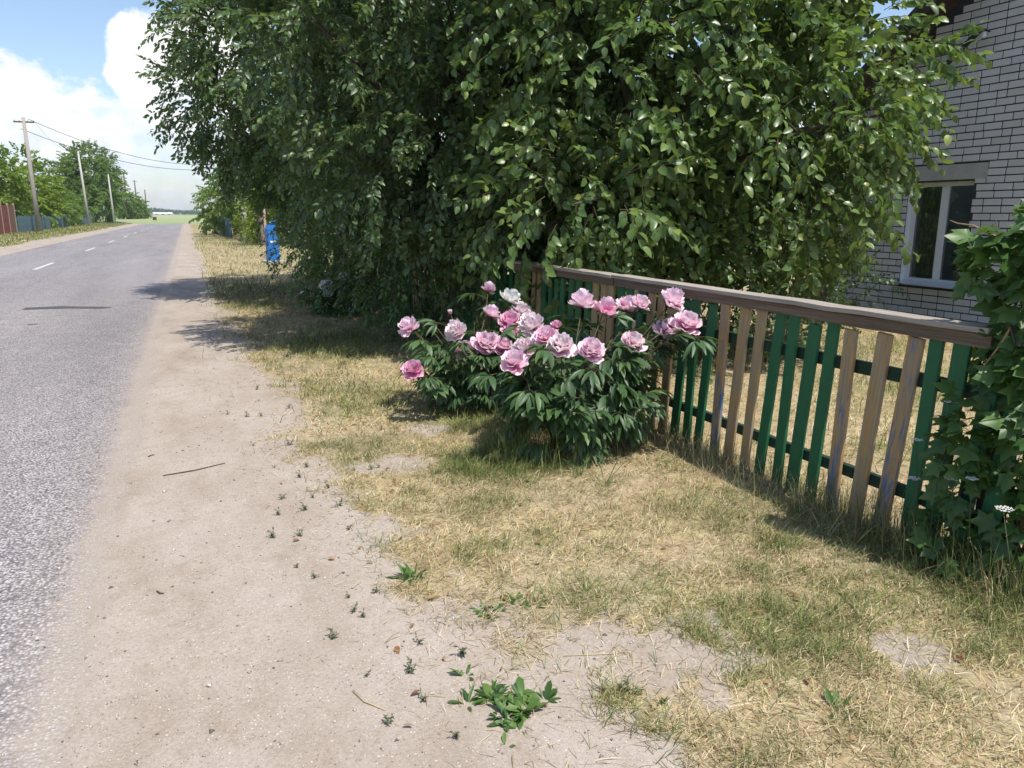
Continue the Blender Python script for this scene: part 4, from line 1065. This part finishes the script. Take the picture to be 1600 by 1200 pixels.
# pebbles and grit on the shoulder and road edge
def grit():
    rng = np.random.default_rng(9); n = 9500
    X = rng.uniform(-1.3, 1.5, n); Y = 1.1+9*rng.random(n)**1.8; s = rng.gamma(1.6, .0014, n)+.0014
    ok = (s < .014) & ((X > -.75) | (rng.random(n) < .3)); X, Y, s = X[ok], Y[ok], s[ok]; n = len(X)
    z = np.where(X < -.62, .004, gheight(X, Y))
    o = np.array([(1, 0, 0), (-.5, .87, 0), (-.5, -.87, 0), (.2, .1, .75), (0, -.1, -.5)])
    V = o[None]*s[:, None, None]*rng.uniform(.7, 1.3, (n, 5, 3)); a = rng.uniform(0, 6.28, n); c, si = np.cos(a)[:, None], np.sin(a)[:, None]
    x = V[:, :, 0]*c-V[:, :, 1]*si+X[:, None]; y = V[:, :, 0]*si+V[:, :, 1]*c+Y[:, None]; zz = V[:, :, 2]+(z+s*.2)[:, None]
    base = (np.arange(n)*5)[:, None, None]; F = (base+np.array([[(0, 1, 3), (1, 2, 3), (2, 0, 3), (1, 0, 4), (2, 1, 4), (0, 2, 4)]])).reshape(-1, 3)
    pal = np.array([(.42, .38, .34), (.30, .27, .25), (.50, .47, .43), (.20, .18, .17), (.45, .36, .30), (.12, .11, .10)])
    C = np.repeat((pal[rng.integers(len(pal), size=n)])[:, None], 5, 1).reshape(-1, 3)
    b = NB('grit_stone'); b.done(b.bsdf(b.attr('tint'), .85, .2))
    ob = link('gravel', mesh_np('gravel', np.stack([x, y, zz], -1).reshape(-1, 3), [F], MATS['grit_stone'], tint=C)); stuff(ob); tag(ob, 'loose grit scattered over the sandy shoulder and road edge', 'gravel')
grit()

def litter():
    rng = np.random.default_rng(19); A = Arr(); lt = leaf_tpl(1, .55, .4, .3)
    for k in range(420):
        x = rng.uniform(.3, 3.05); y = rng.uniform(1.2, 6.5)
        if rng.random() > .25+.75*float(cover(x, y)): continue
        a = rng.uniform(0, 6.28); A.leaf(lt, orient(np.array([math.cos(a), math.sin(a), rng.uniform(-.2, .5)]), np.array([rng.uniform(-.6, .6), rng.uniform(-.6, .6), 1.])), np.array([x, y, float(gheight(x, y))+.012]), rng.uniform(.015, .04), rng.random())
    m = mat_leaf('dry_leaf', [(0, (.13, .06, .03)), (.6, (.28, .15, .07)), (1, (.42, .30, .16))], trans=(.3, .16, .06), tf=.2, rough=.8, spec=.15)
    ob = link('leaf_litter', A.mesh('leaf_litter', [m])); stuff(ob); tag(ob, 'small dry brown leaves scattered through the verge grass', 'leaf litter')
litter()

# ------------------------------------------------------------------ weeds, sprigs, straws
def rosette(px, py, label, seed, n, L, asp, up, name='dandelion', spread=.05, hubs=4):
    rng = np.random.default_rng(seed); p = gnd(px, py); z = float(gheight(p[0], p[1])); A = Arr()
    hub = [np.array([0, 0, 0.])]+[np.array([rng.normal()*spread, rng.normal()*spread, 0]) for _ in range(hubs-1)]
    for k in range(n):
        h = hub[k % len(hub)]; a = rng.uniform(0, 6.28); e = up*rng.uniform(.1, 1.5)
        tp = leaf_tpl(1, asp*rng.uniform(.6, 1.3), rng.uniform(.1, .6), rng.uniform(-.1, .8), (rng.uniform(.3, .7), rng.uniform(.7, 1), rng.uniform(.6, 1)), (.25, .55, .82))
        q = h+np.array([math.cos(a)*.008, math.sin(a)*.008, -.004])
        A.leaf(tp, orient(np.array([math.cos(a), math.sin(a), e]), np.array([rng.uniform(-.5, .5), rng.uniform(-.5, .5), 1.])), q, L*rng.uniform(.35, 1.2), float(np.clip(rng.normal(.5, .3), 0, 1)))
    ob = link(name, A.mesh(name, [M_WEED, M_STEM]), None, (p[0], p[1], z)); tag(ob, label, 'weed'); return ob
rosette(640, 912, 'upright green dandelion tuft alone on the sand edge', 1, 46, .085, .17, 1.2, spread=.022)
rosette(760, 962, 'low grey-green weed patch between sand and dry grass', 2, 60, .045, .42, .7, 'plantain', .045, 7)
rosette(808, 952, 'small green weed just right of the grey-green patch', 12, 40, .045, .36, .8, 'plantain', .035, 5)
rosette(765, 1095, 'bright green leafy weed clump, left of the pair near the bottom edge', 3, 80, .062, .36, 1.0, spread=.042, hubs=7)
rosette(825, 1118, 'bright green leafy weed clump, right of the pair near the bottom edge', 4, 75, .062, .36, .9, spread=.042, hubs=7)
rosette(795, 1138, 'green weed in front of the bright pair near the bottom edge', 14, 40, .05, .36, .7, spread=.035, hubs=5)
rosette(1310, 1120, 'flat dark green weed in the grass near the bottom right', 5, 26, .07, .3, .5, 'plantain', .03, 3)
rosette(945, 770, 'tall green tuft of grass in front of the large peony', 6, 30, .18, .035, 3.0, 'grass_tuft', .02)
rosette(905, 750, 'short green tuft of grass at the left foot of the large peony', 7, 26, .14, .04, 2.5, 'grass_tuft', .02)
sv = []
for i in range(5):
    A = Arr(); r = np.random.default_rng(900+i); lt = leaf_tpl(1, .38, .2, .2)
    for s_ in range(r.integers(2, 5)):
        a = r.uniform(0, 6.28); e = np.array([math.cos(a)*.025, math.sin(a)*.025, r.uniform(.018, .045)])
        A.tube([(0, 0, -.004), e*.5, e], [.0016, .0013, .0008], 3)
        for k in range(6):
            b2 = r.uniform(0, 6.28); A.leaf(lt, orient(np.array([math.cos(b2), math.sin(b2), r.uniform(-.1, .8)]), np.array([0, 0, 1.])), e*r.uniform(.3, 1), r.uniform(.012, .024), r.random())
    sv.append(A.mesh('weed_sprig', [M_SPRIG, M_STEM]))
sr = np.random.default_rng(17)
SPR = [(487, 785), (481, 802), (532, 797), (467, 845), (440, 812), (545, 830), (455, 700), (480, 735), (470, 752), (404, 632), (410, 655), (395, 700), (428, 735), (594, 738), (580, 735), (430, 848), (465, 890), (492, 908), (548, 943), (571, 970), (548, 962), (590, 930), (655, 1010), (572, 1060), (520, 1005), (610, 1140), (715, 1160), (660, 1100), (1003, 1095), (1035, 1108), (975, 1085), (515, 770), (440, 785), (500, 680), (355, 650), (402, 612), (385, 655), (450, 640), (552, 740), (640, 1060), (725, 1030)]
for (px, py) in SPR:
    p = gnd(px+sr.uniform(-3, 3), py+sr.uniform(-3, 3)); ob = link('weed_sprig', sv[sr.integers(5)], None, (p[0], p[1], float(gheight(p[0], p[1])))); ob.rotation_euler = (0, 0, sr.uniform(0, 6.28)); ob.scale = (sr.uniform(.45, 1.1),)*3
    tag(ob, 'tiny dark weed sprig growing out of the sand of the verge', 'weed', 'weed sprigs on the sand')
def stick(pts, r, mat, name, label, cat):
    P = [gnd(*q) for q in pts]; P = [np.array([p[0], p[1], float(gheight(p[0], p[1]))+r*(.9+.8*(i == 1))]) for i, p in enumerate(P)]
    ob = MB().tube(P, [r, r*.9, r*.6][:len(P)], 5).build(name, mat, None, True); tag(ob, label, cat)
stick([(255, 748), (305, 740), (352, 728)], .004, M_TWIG, 'twig', 'long thin brown twig lying on the sandy shoulder', 'twig')
stick([(552, 1088), (570, 1105), (603, 1118)], .003, M_STRAW, 'straw', 'pale bent straw on the sand near the bottom edge', 'straw')
stick([(246, 933), (252, 937), (257, 936)], .0035, M_TWIG, 'twig', 'short dark stick fragment on the sand near the road edge', 'twig')
stick([(232, 718), (237, 716), (242, 715)], .004, M_TWIG, 'twig', 'small dark chip of wood on the shoulder left of the long twig', 'twig')
stick([(1180, 945), (1220, 935), (1258, 929)], .003, M_STRAW, 'straw', 'long pale straw lying on the grass right of centre', 'straw')
stick([(880, 1032), (935, 1030), (985, 1027)], .0022, M_STRAW, 'straw', 'thin pale straw across the top of the bare sand patch', 'straw')

# ------------------------------------------------------------------ far side: poles, wires, fences, trees
def gpt(px, py): p = gnd(px, py); return np.array([p[0], p[1], 0])
def gz(x, y): return float(gheight(x, y))
def pole(base, h, label, mat, arm, lean=0.0, r=.13):
    root = empty('utility_pole', (base[0], base[1], gz(base[0], base[1])), label, 'pole', 'utility poles across the road')
    MB().tube([(0, 0, -.5), (lean*.5, 0, h*.5), (lean, 0, h)], [r*1.2, r, r*.75], 10).build('shaft', mat, root, True)
    if arm:
        MB().bbox((lean-.75, -.05, h-.42), (lean+.75, .05, h-.30), .01).build('cross_arm', M_POST, root)
        for x in (-.65, -.3, .3, .65):
            MB().tube([(lean+x, 0, h-.30), (lean+x, 0, h-.22), (lean+x, 0, h-.12), (lean+x, 0, h-.10)], [.02, .045, .055, .02], 8).build('insulator', M_PORC, root, True)
    return np.array([base[0]+lean, base[1], gz(base[0], base[1])+h])
P1 = gpt(62, 365); P2 = gpt(140, 354); P3 = gpt(179, 348.5)
t1 = pole(P1, 9.3, 'grey wooden utility pole with cross arm, nearest across the road', M_WOODPOLE, True, -.1, .17)
t2 = pole(P2, 9.6, 'pale concrete utility pole, second across the road', M_CONC, False, -.35, .14)
t3 = pole(P3, 8.8, 'pale utility pole, third across the road, before the dark round tree', M_CONC, False, -.2, .15)
t4 = pole((-14.5, 235, 0), 12.5, 'distant utility pole rising just right of the big round tree', M_POST, True, 0, .2)
t5 = pole((-14.9, 290, 0), 12.5, 'distant thin utility pole behind the small round tree', M_POST, True, 0, .22)
t6 = pole((-15.0, 360, 0), 11.5, 'farthest utility pole standing in the open field', M_POST, False, 0, .26)
def wire(a, b_, sag, label, r=.012):
    P = [a+(b_-a)*t-np.array([0, 0, sag*4*t*(1-t)]) for t in np.linspace(0, 1, 13)]
    ob = MB().tube(P, r, 4, False).build('overhead_wire', M_IRON); tag(ob, label, 'wire', 'overhead wires')
off = lambda x, z=-.1: np.array([x, 0, z])
wire(t1+off(.65), t2, 1.0, 'overhead wire from the nearest pole to the second pole')
wire(t2, t3, 1.0, 'overhead wire between the second and third poles')
wire(t3, t4+off(0), 1.0, 'overhead wire running on from the third pole')
t7 = pole((6.5, 108, 0), 8.3, 'utility pole on the right side hidden behind the trees', M_WOODPOLE, True, 0, .16)
wire(t1+off(.3), t7+off(-.3), 1.6, 'upper overhead wire crossing the road', .022)
wire(t1+off(-.3, -.9), t7+off(-.65, -.75), 1.5, 'lower overhead wire crossing the road', .022)
# red-brown sheet fence and teal fences opposite
M_REDMET = mat_simple('red_brown_sheet', (.17, .055, .045), .7, .25, 1.5)
M_BROWN = mat_simple('brown_sheet', (.15, .085, .06), .7, .2, 1.5)
M_RUST = mat_simple('pale_rust_post', (.34, .22, .16), .8, .2, 4)
M_TEAL = mat_simple('teal_picket_paint', (.075, .135, .155), .7, .3, 3)
rf = empty('sheet_metal_fence', (-12.6, 60, .12), 'red-brown sheet metal fence with pale posts across the road', 'fence')
for k in range(7):
    y0 = -4+k*2.4; m = M_BROWN if k == 6 else M_REDMET
    mb = MB(); ys = np.linspace(y0+.06, y0+2.34, 24)
    V = []; 
    for i, yy in enumerate(ys): V += [(.02*(i % 2), yy, .1), (.02*(i % 2), yy, 2.15), (.02*(i % 2)-.012, yy, .1), (.02*(i % 2)-.012, yy, 2.15)]
    F = []
    for i in range(23): a = 4*i; F += [(a, a+4, a+5, a+1), (a+2, a+3, a+7, a+6), (a, a+2, a+6, a+4), (a+1, a+5, a+7, a+3)]
    mb.add(V, F); mb.build('panel', m, rf)
    MB().bbox((-.05, y0-.05, -.3), (.06, y0+.05, 2.35), .01).build('post', M_RUST, rf)
MB().bbox((-.05, -4+7*2.4-.05, -.3), (.06, -4+7*2.4+.05, 2.35), .01).build('post', M_RUST, rf)
def teal(a, b_, h, label, seed):
    a = np.array(a, float); b_ = np.array(b_, float); root = empty('teal_picket_fence', (*a, gz(*a)), label, 'fence'); d = (b_-a); L = np.linalg.norm(d); d /= L
    root.rotation_euler = (0, 0, math.atan2(d[1], d[0])); r = random.Random(seed)
    me = MB().bbox((-.05, -.012, .06), (.05, .012, h), .004).mesh('picket', M_TEAL)
    nn = int(L/.16)
    for k in range(nn):
        ob = link('picket', me, root, (k*.16+.08, 0, r.uniform(-.02, .02))); ob.scale = (1, 1, r.uniform(.94, 1.05))
    for z in (.35, h-.3): MB().bbox((0, .014, z), (L, .05, z+.07), .004).build('rail', M_TEAL, root)
    for k in range(int(L/3)+1): MB().bbox((k*3-.05, .052, -.3), (k*3+.05, .14, h-.05), .006).build('post', M_TEAL, root)
teal((-12.5, 73.2), (-12.6, 86), 1.35, 'teal picket fence right behind the nearest utility pole', 1)
teal((-13.0, 89), (-13.3, 108), 1.25, 'teal picket fence half hidden by shrubs farther down the road', 2)
teal((-14.3, 118), (-14.8, 150), 1.4, 'faded fence in the shade under the big round tree', 3)
def far_tree(name, label, base, lobes, n, mat, seed, size=1.0, group='trees across the road', keep=40, tr=.22, th=1.6):
    make_tree(name, label, (base[0], base[1], gz(*base)), lobes, n, far_var, [mat, M_TWIG], np.random.default_rng(seed), size, tr, th, group=group, keep=keep, inner=.45)
far_tree('lime_tree', 'bright yellow-green tree at the left edge behind the red-brown fence', (-18, 84),
    [(-17.5, 82, 3.6, 3.0), (-15.0, 84, 4.6, 2.3), (-19, 85, 5.6, 3.0), (-15.2, 85, 2.4, 2.2), (-22, 84, 4.6, 3.2), (-14.2, 86, 5.6, 1.6), (-17, 84, 6.6, 1.6)], 900, M_FARLIME, 61, 1.0)
far_tree('willow_tree', 'yellowish bushy tree between the first two utility poles', (-15.8, 98),
    [(-15.2, 96, 3.0, 2.3), (-14.6, 99, 4.4, 2.0), (-14.4, 95, 1.9, 1.7), (-16.5, 101, 4.6, 2.2)], 600, M_FARLIME, 62, .95)
far_tree('walnut_tree', 'biggest round green tree across the road behind the second pole', (-18.5, 178),
    [(-17.8, 176, 8, 5.0), (-17, 182, 10.6, 4.4), (-21, 176, 7.5, 4.2), (-15.6, 180, 8.0, 3.8), (-15.2, 176, 4.0, 3.2), (-19, 172, 4.0, 3.8), (-18.5, 184, 11.6, 3.4), (-22, 182, 5, 3.4)], 1700, M_FARTREE, 63, 1.5)
far_tree('shrub_row_tree', 'low green bush under the yellowish tree behind the teal fence', (-14.9, 108),
    [(-14.6, 105, 1.7, 1.6), (-15, 110, 2.2, 1.9), (-14.9, 116, 2.0, 1.9), (-15.6, 122, 3.0, 2.2), (-15.2, 128, 2.0, 1.9)], 520, M_FARTREE, 64, .95)
far_tree('round_tree', 'small dark round tree, farthest along the left verge', (-14.5, 242),
    [(-14.6, 240, 4.0, 3.4), (-13.0, 248, 2.8, 2.6), (-16.0, 234, 5.2, 3.2), (-12.4, 250, 1.9, 1.9)], 700, M_FARTREE, 65, 1.4)
# right side beyond the trees
pr = gpt(427, 411)
pump = empty('water_pump', (pr[0], pr[1], gz(pr[0], pr[1])), 'bright blue street water pump on a white concrete base', 'pump', None, .25)
M_BLUE = mat_simple('pump_blue', (.02, .16, .50), .45, .15, 5)
MB().prism([(-.32, -.22), (.34, -.22), (.34, .22), (-.32, .22)], 2, -.1, .07).build('base', M_CONC, pump)
mb = MB(); mb.prism([(-.19, .07), (.19, .07), (.165, .55), (.165, 1.12), (.12, 1.24), (-.12, 1.24), (-.165, 1.12), (-.165, .55)], 1, -.15, .15); mb.build('body', M_BLUE, pump)
MB().bbox((-.11, -.162, .66), (.11, -.151, .72), .002).build('plate', M_PORC, pump)
MB().tube([(0, -.14, .95), (0, -.30, .97), (0, -.36, .88)], [.03, .028, .026], 8).build('spout', M_BLUE, pump, True)
MB().tube([(.0, .0, 1.2), (.0, .0, 1.34), (.28, -.06, 1.40)], [.02, .018, .016], 6).build('lever', M_BLUE, pump, True)
# lattice fence with a pale gatepost, red gate, green fence
lf = empty('slat_fence', (3.55, 45.2, .02), 'pale pinkish slat fence behind the water pump', 'fence')
M_PINKW = mat_simple('faded_pink_wood', (.42, .30, .25), .8, .25, 3)
ms = MB().bbox((-.02, -.05, .08), (.0, .05, 1.75), .003).mesh('slat', M_PINKW)
for k in range(22): link('slat', ms, lf, (0, -3.5+k*.21, 0))
for z in (.45, 1.35): MB().bbox((.002, -3.6, z), (.05, 1.1, z+.09), .003).build('rail', M_PINKW, lf)
for yy in (-3.6, -1.2, 1.15): MB().bbox((.052, yy-.06, -.3), (.16, yy+.06, 1.85), .01).build('post', M_PINKW, lf)
MB().bbox((3.0, 48.6, -.3), (3.28, 48.88, 2.1), .02).build('gate_post', M_CONC)
tag(bpy.data.objects['gate_post'], 'pale concrete gatepost left of the pinkish slat fence', 'post')
rg_ = empty('metal_gate', (3.1, 49.1, .02), 'dark red metal gate beside the pale gatepost', 'gate')
for k in range(2): MB().bbox((-.02, .02+k*1.75, .12), (.02, 1.72+k*1.75, 1.65), .01).build('gate_leaf', M_REDMET, rg_)
MB().bbox((-.04, 3.52, -.3), (.06, 3.62, 1.85), .01).build('post', M_RUST, rg_)
MB().tube([(-.06, 1.6, .95), (-.06, 1.6, 1.1)], .015, 6).build('handle', M_IRON, rg_)
teal((2.75, 56), (2.2, 72), 1.3, 'teal fence far down the right side beyond the red gate', 4)
make_bush('flower_bush', 'bush with yellow blooms in front of the pinkish slat fence', (3.3, 44.2, 0), [(3.4, 44.4, 1.3, .7), (3.2, 43.2, .9, .6), (3.4, 43.6, 1.7, .6)], 260, shrub_var, [MATS['far_lime_leaf'], M_TWIG], 28, 1.3, keep=20)
far_tree('roadside_tree', 'rounded green tree at the far right verge beyond the red gate', (4.6, 64), [(2.9, 62, 2.3, 1.8), (3.6, 66, 3.0, 2.2), (5.0, 60, 3.6, 2.4), (2.6, 70, 1.9, 1.6), (4.6, 55, 3.8, 2.4)], 700, M_FARTREE, 66, .8, group='trees on the right side')
far_tree('corner_tree', 'dark tree rising behind the red metal gate', (6.2, 51), [(5.6, 50, 3.6, 2.2), (4.6, 52, 2.6, 1.4), (6.5, 47, 4.2, 2.4), (5.4, 44, 3.9, 1.8)], 600, M_FARTREE, 67, .8, group='trees on the right side')
# brown roadside box, far field buildings, wood on the horizon
bx = gpt(242, 345)
box = empty('litter_box', (bx[0], bx[1], gz(bx[0], bx[1])), 'small dark brown box with reddish lid far along the left verge', 'box')
MB().bbox((-.45, -.4, 0), (.45, .4, .8), .02).build('body', mat_simple('dark_box', (.06, .045, .035), .8), box)
MB().bbox((-.5, -.45, .802), (.5, .45, .95), .02).build('lid', M_REDMET, box)
def barn(x, y, w, h, label, wallc, roofc):
    r = empty('farm_building', (x, y, .7), label, 'building', 'far farm buildings')
    MB().box((-w/2, -4, -1), (w/2, 4, h)).build('wall', wallc, r)
    MB().prism([(-4.4, h+.002), (4.4, h+.002), (0, h*1.7)], 0, -w/2-.3, w/2+.3).build('roof', roofc, r)
    for k in range(3): MB().box((-w/3+k*w/3-.8, -4.04, h*.35), (-w/3+k*w/3+.8, -4.0, h*.75)).build('window', M_IRON, r)
M_WALLW = mat_simple('far_white_wall', (.65, .66, .68), .9); M_ROOFG = mat_simple('far_grey_roof', (.35, .38, .42), .8)
barn(-36, 640, 9, 2.4, 'far pale farm building left of the lone pole', M_WALLW, M_ROOFG)
barn(-20, 800, 16, 1.6, 'long low pale farm building on the far field', M_WALLW, M_WALLW)
def wood():
    rng = np.random.default_rng(91); n = 5200; A = []
    X = rng.uniform(-420, 420, n); Y = 1500+rng.uniform(0, 160, n)
    prof = 5+7*np.exp(-((X+75)/45)**2)+4*fbm(X*.02, X*0, 93)-2*sstep(20, 160, X)
    Z = prof*np.sqrt(rng.random(n)); s = rng.uniform(1.2, 2.6, n)
    o = np.array([(1, 0, 0), (-.5, .87, 0), (-.5, -.87, 0), (.1, .1, 1.1), (0, 0, -.8)])
    V = o[None]*s[:, None, None]*rng.uniform(.6, 1.4, (n, 5, 3))+np.stack([X, Y, Z], -1)[:, None, :]
    base = (np.arange(n)*5)[:, None, None]; F = (base+np.array([[(0, 1, 3), (1, 2, 3), (2, 0, 3), (1, 0, 4), (2, 1, 4), (0, 2, 4)]])).reshape(-1, 3)
    T = np.repeat(np.stack([rng.random(n)*.6, rng.random(n), rng.random(n)], -1)[:, None], 5, 1).reshape(-1, 3)
    ob = link('distant_wood', mesh_np('distant_wood', V.reshape(-1, 3), [F], MATS['plum_leaf'], tint=T)); stuff(ob); tag(ob, 'blue-grey wood on the horizon beyond the field', 'wood')
wood()

# ------------------------------------------------------------------ air
hz = NB('haze_air'); pv = hz.n('ShaderNodeVolumePrincipled'); pv.inputs['Color'].default_value = (.80, .90, 1.0, 1); pv.inputs['Density'].default_value = .00020; pv.inputs['Anisotropy'].default_value = .2
hz.l(pv.outputs[0], hz.out.inputs['Volume'])
air = MB().box((-480, -70, -1.2), (480, 1720, 45)).build('haze', hz.m); stuff(air); tag(air, 'thin summer haze over the far field and wood', 'haze')
